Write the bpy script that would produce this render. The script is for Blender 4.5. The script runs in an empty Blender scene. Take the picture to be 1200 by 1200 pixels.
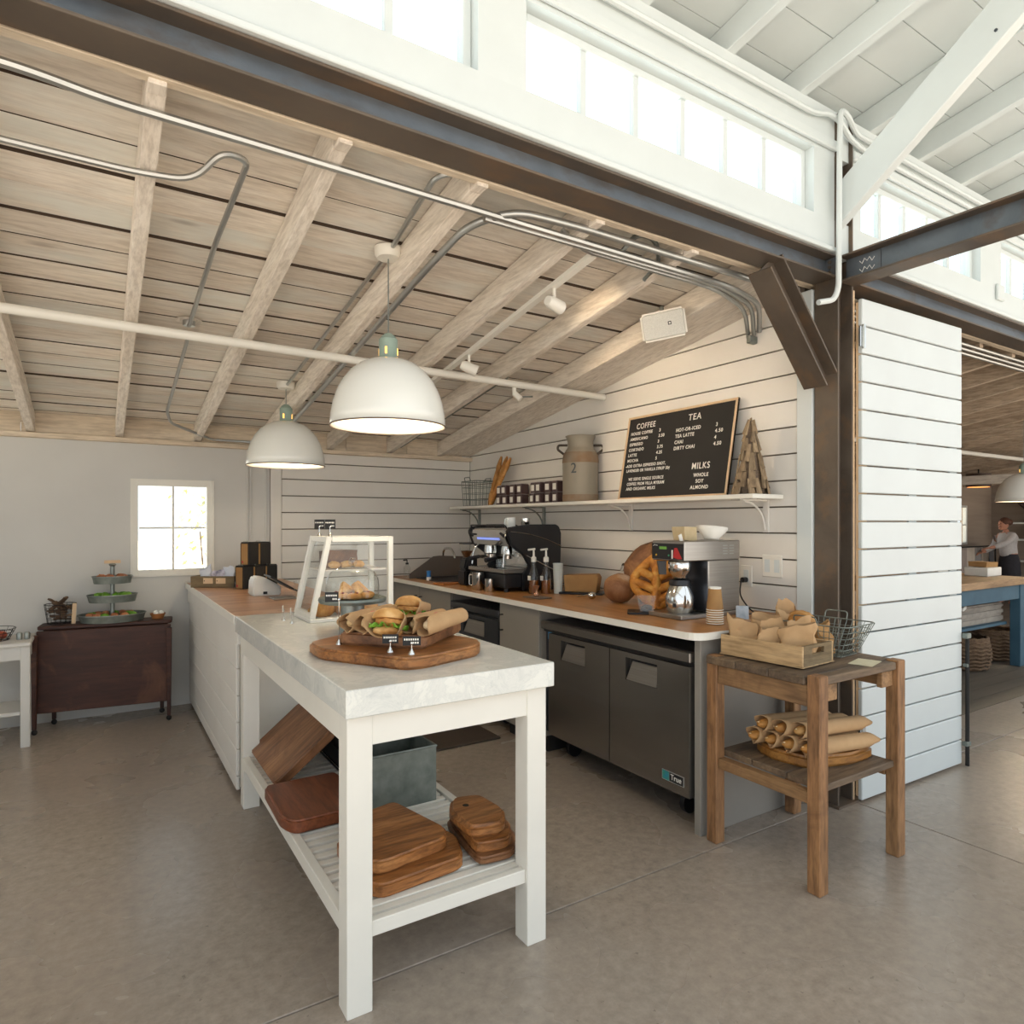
import bpy, bmesh, math, random
from mathutils import Vector as V, Matrix as M, noise
from math import sin, cos, pi, radians
R = random.Random(7)
sc = bpy.context.scene
C = sc.collection

# ---------------------------------------------------------------- camera
cam = bpy.data.objects.new('camera', bpy.data.cameras.new('camera'))
C.objects.link(cam)
cam.location = (0, 0, 1.40)
cam.rotation_euler = (radians(90), 0, radians(-32.3))
cam.data.sensor_width = 36
cam.data.lens = 36 * 770 / 1200
cam.data.shift_y = 12 / 1200
cam.data.clip_start = .02
sc.camera = cam

# ---------------------------------------------------------------- daylight, exposure
w = bpy.data.worlds.new('sky'); sc.world = w
w.use_nodes = True
bg = w.node_tree.nodes['Background']
bg.inputs[0].default_value = (.88, .95, 1.0, 1)
bg.inputs[1].default_value = 1.9
sun = bpy.data.objects.new('sun', bpy.data.lights.new('sun', 'SUN')); C.objects.link(sun)
sun.data.energy = 33; sun.data.color = (1, .96, .90); sun.data.angle = .01
sun.rotation_euler = V((.64, .04, -.77)).to_track_quat('-Z', 'Y').to_euler()
sc.view_settings.view_transform = 'Standard'
sc.view_settings.look = 'None'
sc.view_settings.gamma = 1
sc.view_settings.use_curve_mapping = False
sc.view_settings.exposure = -0.32
sc.cycles.use_denoising = True
sc.cycles.max_bounces = 10
sc.cycles.diffuse_bounces = 6
sc.cycles.transparent_max_bounces = 24
sc.cycles.sample_clamp_indirect = 6

# ---------------------------------------------------------------- colour and material helpers
def lin(h):
    r = []
    for i in (0, 2, 4):
        c = int(h[i:i+2], 16) / 255
        r.append(c / 12.92 if c <= .04045 else ((c + .055) / 1.055) ** 2.4)
    return (*r, 1)

def newmat(name):
    m = bpy.data.materials.new(name); m.use_nodes = True
    nt = m.node_tree
    return m, nt, nt.nodes['Principled BSDF'], nt.nodes.new, nt.links.new

def coords(nt, sc3=(1, 1, 1)):
    N, L = nt.nodes.new, nt.links.new
    tc = N('ShaderNodeTexCoord'); oi = N('ShaderNodeObjectInfo')
    mul = N('ShaderNodeMath'); mul.operation = 'MULTIPLY'; mul.inputs[1].default_value = 37
    L(oi.outputs['Random'], mul.inputs[0])
    add = N('ShaderNodeVectorMath'); add.operation = 'ADD'
    L(tc.outputs['Object'], add.inputs[0]); L(mul.outputs[0], add.inputs[1])
    mp = N('ShaderNodeMapping'); mp.inputs['Scale'].default_value = sc3
    L(add.outputs[0], mp.inputs[0])
    return mp.outputs[0], oi

def ramp(nt, fac, stops):
    r = nt.nodes.new('ShaderNodeValToRGB')
    e = r.color_ramp.elements
    while len(e) < len(stops): e.new(.5)
    for i, (p, h) in enumerate(stops):
        e[i].position = p; e[i].color = lin(h) if isinstance(h, str) else h
    nt.links.new(fac, r.inputs[0])
    return r.outputs[0]

def noise_tex(nt, vec, scale, detail=4, rough=.55, dist=0):
    n = nt.nodes.new('ShaderNodeTexNoise')
    n.inputs['Scale'].default_value = scale; n.inputs['Detail'].default_value = detail
    n.inputs['Roughness'].default_value = rough; n.inputs['Distortion'].default_value = dist
    nt.links.new(vec, n.inputs['Vector'])
    return n.outputs['Fac']

def mixc(nt, fac, a, b, mode='MIX'):
    m = nt.nodes.new('ShaderNodeMix'); m.data_type = 'RGBA'; m.blend_type = mode
    for s, v in ((m.inputs[0], fac), (m.inputs[6], a), (m.inputs[7], b)):
        if isinstance(v, (int, float)): s.default_value = v
        elif isinstance(v, tuple): s.default_value = v
        elif isinstance(v, str): s.default_value = lin(v)
        else: nt.links.new(v, s)
    return m.outputs[2]

def bumpy(nt, b, h, strength, dist=.01):
    n = nt.nodes.new('ShaderNodeBump'); n.inputs['Strength'].default_value = strength
    n.inputs['Distance'].default_value = dist
    nt.links.new(h, n.inputs['Height']); nt.links.new(n.outputs[0], b.inputs['Normal'])

def vary(nt, col, oi, amt):
    h = nt.nodes.new('ShaderNodeHueSaturation'); mr = nt.nodes.new('ShaderNodeMapRange')
    mr.inputs[3].default_value = 1 - amt; mr.inputs[4].default_value = 1 + amt
    nt.links.new(oi.outputs['Random'], mr.inputs[0]); nt.links.new(mr.outputs[0], h.inputs['Value'])
    nt.links.new(col, h.inputs['Color'])
    return h.outputs[0]

def plain(name, h, rough=.5, metal=0, h2=None, scale=6, bump=0, rnd=0, coat=0, sc3=(1, 1, 1), spec=.5):
    m, nt, b, N, L = newmat(name)
    vec, oi = coords(nt, sc3)
    f = noise_tex(nt, vec, scale, 5)
    col = ramp(nt, f, [(.3, h), (.7, h2 or h)])
    if rnd: col = vary(nt, col, oi, rnd)
    L(col, b.inputs['Base Color'])
    b.inputs['Roughness'].default_value = rough; b.inputs['Metallic'].default_value = metal
    b.inputs['Coat Weight'].default_value = coat; b.inputs['Specular IOR Level'].default_value = spec
    if bump: bumpy(nt, b, noise_tex(nt, vec, scale * 4, 4), bump)
    return m

def wood(name, cols, axis='x', s=3.0, rough=.55, rnd=.12, bump=.25, stain=None, knots=False, wash=None, soft=.62):
    m, nt, b, N, L = newmat(name)
    st = {'x': (.12, 1, 1), 'y': (1, .12, 1), 'z': (1, 1, .12)}[axis]
    vec, oi = coords(nt, st)
    f = noise_tex(nt, vec, s * 3, 6, .6, .8)
    k = [.28, .5, .72] if len(cols) == 3 else [.3, .7]
    col = ramp(nt, f, list(zip(k, cols)))
    g = noise_tex(nt, vec, s * 22, 3, .7)
    col = mixc(nt, 1.0, col, ramp(nt, g, [(.35, (soft, soft*.975, soft*.95, 1)), (.6, (1, 1, 1, 1))]), 'MULTIPLY')
    if wash:
        wv, _ = coords(nt, (.5, 1.2, 1) if axis == 'x' else (1.2, .5, 1))
        wf = ramp(nt, noise_tex(nt, wv, 3.2, 5, .6), [(.45, (0, 0, 0, 1)), (.68, (.75, .75, .75, 1))])
        col = mixc(nt, wf, col, wash)
    if stain:
        sv, _ = coords(nt)
        sf = ramp(nt, noise_tex(nt, sv, 2.3, 6, .62, 1.2), [(.56, (0, 0, 0, 1)), (.72, (.8, .8, .8, 1))])
        col = mixc(nt, sf, col, stain)
    if knots:
        kv, _ = coords(nt, (1.6, 5, 5) if axis == 'x' else (5, 1.6, 5))
        vo = N('ShaderNodeTexVoronoi'); vo.inputs['Scale'].default_value = .62; L(kv, vo.inputs['Vector'])
        kf = ramp(nt, vo.outputs['Distance'], [(.03, (.85, .85, .85, 1)), (.09, (0, 0, 0, 1))])
        col = mixc(nt, kf, col, '4a3222')
    if rnd: col = vary(nt, col, oi, rnd)
    L(col, b.inputs['Base Color']); b.inputs['Roughness'].default_value = rough
    if bump: bumpy(nt, b, g, bump, .004)
    return m

def thin_glass(name, tint=(1, 1, 1, 1), refl=1.0):
    m, nt, b, N, L = newmat(name)
    nt.nodes.remove(b)
    tr = N('ShaderNodeBsdfTransparent'); tr.inputs[0].default_value = tint
    gl = N('ShaderNodeBsdfGlossy'); gl.inputs['Roughness'].default_value = .02
    fr = N('ShaderNodeLayerWeight'); pw = N('ShaderNodeMath'); pw.operation = 'POWER'; pw.inputs[1].default_value = 4
    mu = N('ShaderNodeMath'); mu.operation = 'MULTIPLY_ADD'; mu.inputs[1].default_value = .55*refl; mu.inputs[2].default_value = .04*refl
    mx = N('ShaderNodeMixShader')
    L(fr.outputs['Facing'], pw.inputs[0]); L(pw.outputs[0], mu.inputs[0]); L(mu.outputs[0], mx.inputs[0])
    L(tr.outputs[0], mx.inputs[1]); L(gl.outputs[0], mx.inputs[2])
    L(mx.outputs[0], nt.nodes['Material Output'].inputs[0])
    return m

def emit(name, h, s):
    m, nt, b, N, L = newmat(name)
    b.inputs['Base Color'].default_value = lin(h)
    b.inputs['Emission Color'].default_value = lin(h); b.inputs['Emission Strength'].default_value = s
    return m

def steel_mat(name, a, b_, rough=.45, metal=.55, rust='3b2718'):
    m, nt, b, N, L = newmat(name)
    vec, oi = coords(nt, (.5, 1, 1))
    f = noise_tex(nt, vec, 3.5, 7, .65, .5)
    col = ramp(nt, f, [(.3, a), (.65, b_)])
    rf = ramp(nt, noise_tex(nt, vec, 7, 6, .6), [(.52, (0, 0, 0, 1)), (.7, (.8, .8, .8, 1))])
    col = mixc(nt, rf, col, rust)
    L(col, b.inputs['Base Color'])
    L(ramp(nt, f, [(.3, (rough - .1,) * 3 + (1,)), (.7, (rough + .15,) * 3 + (1,))]), b.inputs['Roughness'])
    b.inputs['Metallic'].default_value = metal
    return m

def concrete(name):
    m, nt, b, N, L = newmat(name)
    tc = N('ShaderNodeTexCoord'); vec = tc.outputs['Object']
    f1 = noise_tex(nt, vec, .55, 5, .5, .6); f2 = noise_tex(nt, vec, 24, 8, .7)
    col = ramp(nt, f1, [(.3, '867c73'), (.5, '9c9288'), (.7, '8f877e')])
    col = mixc(nt, .45, col, ramp(nt, f2, [(.3, '7c7064'), (.65, 'b3a596')]), 'MIX')
    spk = ramp(nt, noise_tex(nt, vec, 38, 3, .5), [(.69, (0, 0, 0, 1)), (.73, (.5, .5, .5, 1))])
    col = mixc(nt, spk, col, '6c6257')
    L(col, b.inputs['Base Color'])
    L(ramp(nt, noise_tex(nt, vec, 1.6, 4, .5, .4), [(.2, (.20,) * 3 + (1,)), (.8, (.34,) * 3 + (1,))]), b.inputs['Roughness'])
    return m

def marble(name):
    m, nt, b, N, L = newmat(name)
    vec, oi = coords(nt)
    f = noise_tex(nt, vec, 9, 9, .72, 1.0)
    col = ramp(nt, f, [(.34, 'c6c9c6'), (.46, 'd9dad5'), (.5, 'd0d2ce'), (.56, 'dedfd9'), (.75, 'e2e2dc')])
    L(col, b.inputs['Base Color']); b.inputs['Roughness'].default_value = .14
    return m

def butcher(name, cols, axis, width, rough=.35):
    m, nt, b, N, L = newmat(name)
    tc = N('ShaderNodeTexCoord'); sep = N('ShaderNodeSeparateXYZ'); L(tc.outputs['Object'], sep.inputs[0])
    a, o = (1, 0) if axis == 'x' else (0, 1)
    d = N('ShaderNodeMath'); d.operation = 'DIVIDE'; d.inputs[1].default_value = width; L(sep.outputs[a], d.inputs[0])
    fl = N('ShaderNodeMath'); fl.operation = 'FLOOR'; L(d.outputs[0], fl.inputs[0])
    d2 = N('ShaderNodeMath'); d2.operation = 'DIVIDE'; d2.inputs[1].default_value = .55; L(sep.outputs[o], d2.inputs[0])
    ad = N('ShaderNodeMath'); ad.operation = 'MULTIPLY_ADD'; ad.inputs[1].default_value = .37; L(fl.outputs[0], ad.inputs[0]); L(d2.outputs[0], ad.inputs[2])
    fl2 = N('ShaderNodeMath'); fl2.operation = 'FLOOR'; L(ad.outputs[0], fl2.inputs[0])
    cb = N('ShaderNodeCombineXYZ'); L(fl.outputs[0], cb.inputs[0]); L(fl2.outputs[0], cb.inputs[1])
    wn = N('ShaderNodeTexWhiteNoise'); L(cb.outputs[0], wn.inputs['Vector'])
    col = ramp(nt, wn.outputs['Value'], [(.0, cols[0]), (.5, cols[1]), (1, cols[2])])
    vec, oi = coords(nt, (.1, 1, 1) if axis == 'x' else (1, .1, 1))
    g = noise_tex(nt, vec, 40, 4, .65)
    col = mixc(nt, 1.0, col, ramp(nt, g, [(.3, (.7, .66, .62, 1)), (.65, (1, 1, 1, 1))]), 'MULTIPLY')
    L(col, b.inputs['Base Color']); b.inputs['Roughness'].default_value = rough
    return m

def crust(name, a, b_, c, scale=9):
    m, nt, b, N, L = newmat(name)
    vec, oi = coords(nt)
    f = noise_tex(nt, vec, scale, 6, .6, .5)
    L(vary(nt, ramp(nt, f, [(.32, a), (.52, b_), (.7, c)]), oi, .12), b.inputs['Base Color'])
    b.inputs['Roughness'].default_value = .62
    bumpy(nt, b, noise_tex(nt, vec, scale * 4, 4, .6), .5, .006)
    return m

W_HALL = plain('white_hall_paint', 'd3dada', .45, h2='cfd6d6', rnd=.015)
W_CAFE = plain('white_shiplap_paint', 'e2dfd9', .5, h2='dcd8d1', scale=3, rnd=.025)
W_PLAST = plain('white_plaster', 'cecdc9', .7, h2='c8c7c3', scale=2, bump=.03)
W_TABLE = plain('white_furniture_paint', 'e9e6dd', .35, h2='e4e1d8')
W_DOOR = plain('white_door_paint', 'cfd6d7', .4, h2='cad0d1', scale=3, rnd=.02)
GAP = plain('shadow_gap_wood', '6b6257', .8)
CONC = concrete('polished_concrete')
BRICKF = plain('dark_timber_floor', '5d564e', .5, h2='746b60', scale=4, sc3=(.3, 3, 1))
PLANK = wood('whitewashed_plank', ['dbd0c2', 'e5dccf', 'efe9df'], 'x', 2.2, .75, .09, .3, wash='dfe2dc', knots=True, soft=.78)
RAFT = wood('whitewashed_rafter', ['dfd5c7', 'e8dfd3', 'efe9df'], 'y', 2.5, .75, .05, .3, soft=.75)
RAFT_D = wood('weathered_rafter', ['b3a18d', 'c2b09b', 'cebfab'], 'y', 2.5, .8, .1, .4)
FRIEZE = wood('pale_frieze_board', ['cdbda6', 'dccdb7', 'e4d8c5'], 'x', 2.0, .75, .06, .3, soft=.75)
STEEL = steel_mat('blue_black_steel', '5b6269', '757c83', .42, .6, '5f564e')
STEEL_B = steel_mat('brown_mill_scale_steel', '544b43', '6c6156', .5, .4, '7a624c')
GALV = plain('galvanized_metal', '7d837f', .42, .75, h2='a2a7a3', scale=14)
GALV_D = plain('dull_galvanized_metal', '6f7772', .5, .6, h2='8d948e', scale=18)
EMT = plain('conduit_zinc', 'a9abaa', .33, .8, h2='b9bbb9')
INOX = plain('brushed_stainless', '9a9692', .3, .9, h2='a8a49f', scale=3, sc3=(1, 1, 40))
INOX_F = plain('fridge_stainless', '8b8681', .27, .9, h2='938e89', scale=2, sc3=(1, 1, 8))
EDGE = plain('bare_gap_shade_edge', '4a3c30', .9)  # bare edges, coloured darker so the gaps between planks read as shade
INOX_D = plain('dark_stainless', '4a4c52', .3, .85, h2='585a60', scale=3)
CHROME = plain('polished_steel', 'd5d5d3', .12, 1.0)
BLACK = plain('black_plastic', '17171a', .4, h2='1d1d20')
BLACKM = plain('matte_black', '1b1a19', .75, h2='211f1e')
GREYC = plain('warm_grey_cabinet', '8f8a83', .45, h2='8a857e')
MARB = marble('veined_marble')
BUTCH = butcher('butcher_block_counter', ['a3785a', 'b48a6b', 'c09a7c'], 'x', .05)
BUTCH2 = butcher('butcher_block_worktop', ['b07a45', 'bd8750', 'c8935c'], 'y', .045)
ACACIA = wood('acacia_board', ['7a4a24', 'a96e3b', 'c88f58'], 'x', 3.2, .4, .1, .15, stain='54301a', soft=.5)
ACACIA_D = wood('dark_acacia_board', ['6b452a', '8d603e', 'a6774f'], 'x', 2.6, .45, .06, .15, stain='4b2d1c')
RECLAIM = wood('reclaimed_timber', ['74543a', '9f744d', 'b58d62'], 'z', 2.4, .6, .08, .3, stain='5a3d28', soft=.5)
RECLAIM_D = wood('weathered_dark_top', ['483c31', '6b5947', '8a7359'], 'x', 2.4, .65, .06, .4)
RECLAIM_X = wood('reclaimed_rail', ['80603f', '9e7a54', '6d5138'], 'y', 2.4, .65, .08, .3, stain='5a3d28')
CRATEW = wood('pale_crate_wood', ['a98a62', 'c2a379', 'cfb48c'], 'y', 2.2, .7, .05, .3)
CRATED = wood('grey_crate_wood', ['5f5038', '7a684b', '8a795c'], 'x', 3.0, .75, .05, .3)
BROWNT = wood('dark_brown_paint_wood', ['371a10', '45241a', '4e2c1f'], 'x', 2.0, .55, .04, .2, stain='6d4630')
PALEW = plain('pale_pine', 'd2b28c', .6, h2='dcc09d', scale=8)
KRAFT = plain('kraft_paper', 'b08e66', .85, h2='bd9b73', scale=10, bump=.12, rnd=.06)
KRAFT_D = plain('kraft_card', '9a7448', .8, h2='a8814f', scale=10, rnd=.05)
PAPERW = plain('white_paper', 'e8e6df', .8, h2='e2dfd7', scale=12, bump=.08)
GLASS = thin_glass('clear_glass', (.97, .985, .98, 1), 1.7)
GLASSW = thin_glass('window_glass', (.97, .99, .99, 1), .7)
ACRYL = thin_glass('clear_acrylic', (.95, .97, .97, 1), 1.2)
AMBER = plain('amber_syrup', '6b3a14', .15, h2='7a4418', coat=.5)
CRUST = crust('golden_crust', '96602c', 'b5803f', 'd2a365', 14)
CRUST_D = crust('dark_crust', '55331d', '7d5230', 'a5774e', 9)
CRUST_F = crust('floured_crust', '7c4f2f', 'a17650', 'd8c0a6', 7)
BUN = crust('bun_crust', 'b07a3e', 'd0a061', 'e3c08a', 12)
CRUMB = crust('pale_crumb', 'cfae7c', 'dfc596', 'ead8b4', 16)
LEAF = plain('lettuce_green', '4f8a1f', .55, h2='86b83c', scale=18)
CHICK = crust('fried_filling', '9c5f28', 'c08a48', 'd9b07a', 30)
ENAMEL = plain('white_enamel', 'e9ebe6', .22, coat=.4)
TEAL = plain('verdigris_socket', '82968b', .65, 0, h2='93a69b', scale=10)
RED = plain('red_ink', 'b3262a', .5)
SLATE = plain('black_slate_card', '1c1d1f', .7)
CHALK = plain('white_lettering', 'ece9e2', .7)
BULB = emit('warm_bulb', 'ffe0b0', 26)
RUST = plain('rusty_milk_can', '8d877b', .6, .15, h2='a09684', scale=5, sc3=(1, 1, .4))

# ---------------------------------------------------------------- mesh helpers
def rootof(o):
    while o.parent: o = o.parent
    return o

def tags(o, label=None, cat=None, group=None, kind=None):
    if label: o['label'] = label
    if cat: o['category'] = cat
    if group: o['group'] = group
    if kind: o['kind'] = kind
    return o

def E(name, label=None, cat=None, loc=(0, 0, 0), rz=0, group=None, kind=None, rx=0):
    o = bpy.data.objects.new(name, None); C.objects.link(o)
    o.location = loc; o.rotation_euler = (rx, 0, rz); o.empty_display_size = .05
    return tags(o, label, cat, group, kind)

class MB:
    """collects geometry; MB(root) takes world coordinates and stores them in the root's frame"""
    def __init__(s, world=None):
        s.bm = bmesh.new(); s.world = world
    def face(s, pts):
        vs = [s.bm.verts.new(p) for p in pts]
        s.bm.faces.new(vs); return s
    def hexa(s, p):
        v = [s.bm.verts.new(q) for q in p]
        for f in ((0, 3, 2, 1), (4, 5, 6, 7), (0, 1, 5, 4), (1, 2, 6, 5), (2, 3, 7, 6), (3, 0, 4, 7)):
            s.bm.faces.new([v[i] for i in f])
        return s
    def box(s, x0, x1, y0, y1, z0, z1):
        return s.hexa([(x0, y0, z0), (x1, y0, z0), (x1, y1, z0), (x0, y1, z0), (x0, y0, z1), (x1, y0, z1), (x1, y1, z1), (x0, y1, z1)])
    def prism(s, poly, axis, a, b):
        def q(p, c):
            return {'x': (c, p[0], p[1]), 'y': (p[0], c, p[1]), 'z': (p[0], p[1], c)}[axis]
        lo = [s.bm.verts.new(q(p, a)) for p in poly]; hi = [s.bm.verts.new(q(p, b)) for p in poly]
        n = len(poly)
        s.bm.faces.new(lo[::-1]); s.bm.faces.new(hi)
        for i in range(n): s.bm.faces.new((lo[i], lo[(i+1) % n], hi[(i+1) % n], hi[i]))
        return s
    def lathe(s, prof, n=24, at=(0, 0, 0), sx=1, sy=1, mtx=None, a0=0, a1=2*pi):
        full = abs(a1 - a0 - 2*pi) < 1e-6
        rings = []
        for r, z in prof:
            if r < 1e-6: rings.append([s.bm.verts.new(V((0, 0, z)))])
            else: rings.append([s.bm.verts.new(V((r*sx*cos(a0+(a1-a0)*i/n), r*sy*sin(a0+(a1-a0)*i/n), z))) for i in range(n if full else n+1)])
        for A, B in zip(rings, rings[1:]):
            k = n
            for i in range(k):
                j = (i+1) % n if full else i+1
                if len(A) == 1 and len(B) == 1: continue
                if len(A) == 1: s.bm.faces.new((A[0], B[j], B[i]))
                elif len(B) == 1: s.bm.faces.new((A[i], A[j], B[0]))
                else: s.bm.faces.new((A[i], A[j], B[j], B[i]))
        for ring in rings:
            for v in ring:
                v.co = (mtx @ v.co if mtx else v.co) + V(at)
        return s
    def tube(s, pts, r, n=8, closed=False, caps=True, r1=None):
        pts = [V(p) for p in pts]; m = len(pts)
        up = None; rings = []
        for i, p in enumerate(pts):
            if closed: t = (pts[(i+1) % m] - pts[i-1]).normalized()
            else: t = (pts[min(i+1, m-1)] - pts[max(i-1, 0)]).normalized()
            if up is None:
                up = t.cross(V((0, 0, 1)))
                if up.length < .1: up = t.cross(V((1, 0, 0)))
            up = (up - t * up.dot(t)).normalized(); sd = t.cross(up)
            rr = r if r1 is None else r + (r1 - r) * i / (m - 1)
            if callable(r): rr = r(i / (m - 1))
            rings.append([s.bm.verts.new(p + (up*cos(2*pi*k/n) + sd*sin(2*pi*k/n)) * rr) for k in range(n)])
        for i in range(m if closed else m-1):
            A, B = rings[i], rings[(i+1) % m]
            for k in range(n): s.bm.faces.new((A[k], A[(k+1) % n], B[(k+1) % n], B[k]))
        if caps and not closed:
            s.bm.faces.new(rings[0][::-1]); s.bm.faces.new(rings[-1])
        return s
    def ell(s, c, rad, nu=16, nv=10, amp=0, freq=3, mtx=None, flat=None, seed=0):
        """noisy ellipsoid; flat = lowest z (in radii) cut level"""
        c = V(c); rings = []
        for j in range(nv+1):
            th = pi*j/nv; ring = []
            for i in range(1 if j in (0, nv) else nu):
                ph = 2*pi*i/nu
                d = V((sin(th)*cos(ph), sin(th)*sin(ph), cos(th)))
                k = 1 + amp*noise.noise(d*freq + V((seed, seed*1.7, 0)))
                q = V((d.x*rad[0]*k, d.y*rad[1]*k, d.z*rad[2]*k))
                if flat is not None: q.z = max(q.z, flat*rad[2])
                if mtx: q = mtx @ q
                ring.append(s.bm.verts.new(q + c))
            rings.append(ring)
        for A, B in zip(rings, rings[1:]):
            for i in range(nu):
                j = (i+1) % nu
                if len(A) == 1: s.bm.faces.new((A[0], B[i], B[j]))
                elif len(B) == 1: s.bm.faces.new((A[j], A[i], B[0]))
                else: s.bm.faces.new((A[i], B[i], B[j], A[j]))
        return s
    def grid(s, fn, nu, nv):
        g = [[s.bm.verts.new(fn(i/nu, j/nv)) for j in range(nv+1)] for i in range(nu+1)]
        for i in range(nu):
            for j in range(nv): s.bm.faces.new((g[i][j], g[i+1][j], g[i+1][j+1], g[i][j+1]))
        return s
    def isec(s, p0, p1, wdir, depth, width, tf=.011, tw=.008, parts='all'):
        """I section from p0 to p1; wdir = flange width direction"""
        p0, p1 = V(p0), V(p1); t = (p1-p0).normalized(); wd = V(wdir).normalized(); h = t.cross(wd).normalized()
        def bar(a0, a1, b0, b1):
            q = []
            for p in (p0, p1):
                q += [p + wd*a0 + h*b0, p + wd*a1 + h*b0, p + wd*a1 + h*b1, p + wd*a0 + h*b1]
            s.hexa(q)
        D, W = depth/2, width/2
        if parts in ('all', 'lo'): bar(-W, W, -D, -D+tf)
        if parts in ('all', 'hi'): bar(-W, W, D-tf, D)
        if parts in ('all', 'web'): bar(-tw/2, tw/2, -D+tf, D-tf)
        return s
    def xf(s, m):
        for v in s.bm.verts: v.co = m @ v.co
        return s
    def jitter(s, amp, freq, seed=0):
        for v in s.bm.verts:
            n = noise.noise_vector(v.co*freq + V((seed, 3*seed, -seed)))
            v.co += n*amp
        return s
    def done(s, name, mat, parent=None, bev=0, smooth=None, loc=None, rot=None, sub=0, seg=1, solid=0, mat2=None, **tg):
        bm = s.bm
        if s.world is not None:
            r = rootof(s.world) if s.world else None
            if r:
                inv = M.LocRotScale(r.location, r.rotation_euler, None).inverted()
                for v in bm.verts: v.co = inv @ v.co
        if sub: bmesh.ops.subdivide_edges(bm, edges=bm.edges[:], cuts=sub, use_grid_fill=True)
        bmesh.ops.recalc_face_normals(bm, faces=bm.faces[:])
        if bev:
            ed = [e for e in bm.edges if len(e.link_faces) == 2 and e.calc_face_angle(0) > .5]
            bmesh.ops.bevel(bm, geom=ed, offset=bev, segments=seg, affect='EDGES', clamp_overlap=True)
        me = bpy.data.meshes.new(name); bm.to_mesh(me); bm.free()
        if smooth:
            for p in me.polygons: p.use_smooth = True
            me.set_sharp_from_angle(angle=radians(smooth))
        me.materials.append(mat)
        if mat2:
            me.materials.append(mat2)
            for p in me.polygons: p.material_index = 1 if abs(p.normal.z) < .6 else 0
        o = bpy.data.objects.new(name, me); C.objects.link(o)
        if solid:
            md = o.modifiers.new('thickness', 'SOLIDIFY'); md.thickness = solid; md.offset = 0
        if parent: o.parent = parent
        if loc: o.location = loc
        if rot: o.rotation_euler = rot
        return tags(o, **tg)

def inst(o, loc, parent=None, rot=None, label=None):
    """another object on the same mesh"""
    c = o.copy(); C.objects.link(c); c.location = loc
    if rot: c.rotation_euler = rot
    c.parent = parent if parent else o.parent
    if label: c['label'] = label
    return c

def dup(root, loc, rz=None, label=None, parent=None, **tg):
    r = root.copy(); C.objects.link(r); r.location = loc
    if rz is not None: r.rotation_euler.z = rz
    if parent: r.parent = parent
    def kids(a, b):
        for ch in [o for o in C.objects if o.parent == a]:
            c = ch.copy(); C.objects.link(c); c.parent = b
            kids(ch, c)
    kids(root, r)
    if label: r['label'] = label
    return tags(r, **tg)

def rnd(pts, rad, n=5):
    """round the corners of a polyline"""
    pts = [V(p) for p in pts]; out = [pts[0]]
    for a, b, c in zip(pts, pts[1:], pts[2:]):
        d0, d1 = (a-b), (c-b)
        k = min(rad, d0.length*.45, d1.length*.45)
        p0, p1 = b + d0.normalized()*k, b + d1.normalized()*k
        for i in range(n+1):
            t = i/n
            out.append(p0*(1-t)**2 + b*2*t*(1-t) + p1*t*t)
    out.append(pts[-1]); return out

def rrect(x0, x1, y0, y1, r, n=4):
    o = []
    for cx, cy, a in ((x1-r, y0+r, -pi/2), (x1-r, y1-r, 0), (x0+r, y1-r, pi/2), (x0+r, y0+r, pi)):
        o += [(cx + r*cos(a + pi/2*i/n), cy + r*sin(a + pi/2*i/n)) for i in range(n+1)]
    return o

FONT = None
def text(body, size, loc, rot, mat, parent, name='lettering', depth=.0008, align='LEFT', sx=1, bold=0, space=1.0):
    cu = bpy.data.curves.new(name, 'FONT'); cu.body = body; cu.size = size; cu.extrude = depth
    cu.align_x = align; cu.offset = bold; cu.space_character = space
    t = bpy.data.objects.new(name, cu); C.objects.link(t)
    bpy.context.view_layer.update()
    me = bpy.data.meshes.new_from_object(t.evaluated_get(bpy.context.evaluated_depsgraph_get()))
    bpy.data.objects.remove(t); me.name = name
    me.materials.clear(); me.materials.append(mat)
    for v in me.vertices: v.co.x *= sx
    o = bpy.data.objects.new(name, me); C.objects.link(o); o.location = loc; o.rotation_euler = rot; o.parent = parent
    return o

def lamp(name, kind, loc, energy, col, parent=None, **kw):
    l = bpy.data.lights.new(name, kind); l.energy = energy; l.color = col
    for k, v in kw.items():
        if k != 'rot': setattr(l, k, v)
    o = bpy.data.objects.new(name, l); C.objects.link(o); o.location = loc
    if 'rot' in kw: o.rotation_euler = kw['rot']
    o.parent = parent
    return o

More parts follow.
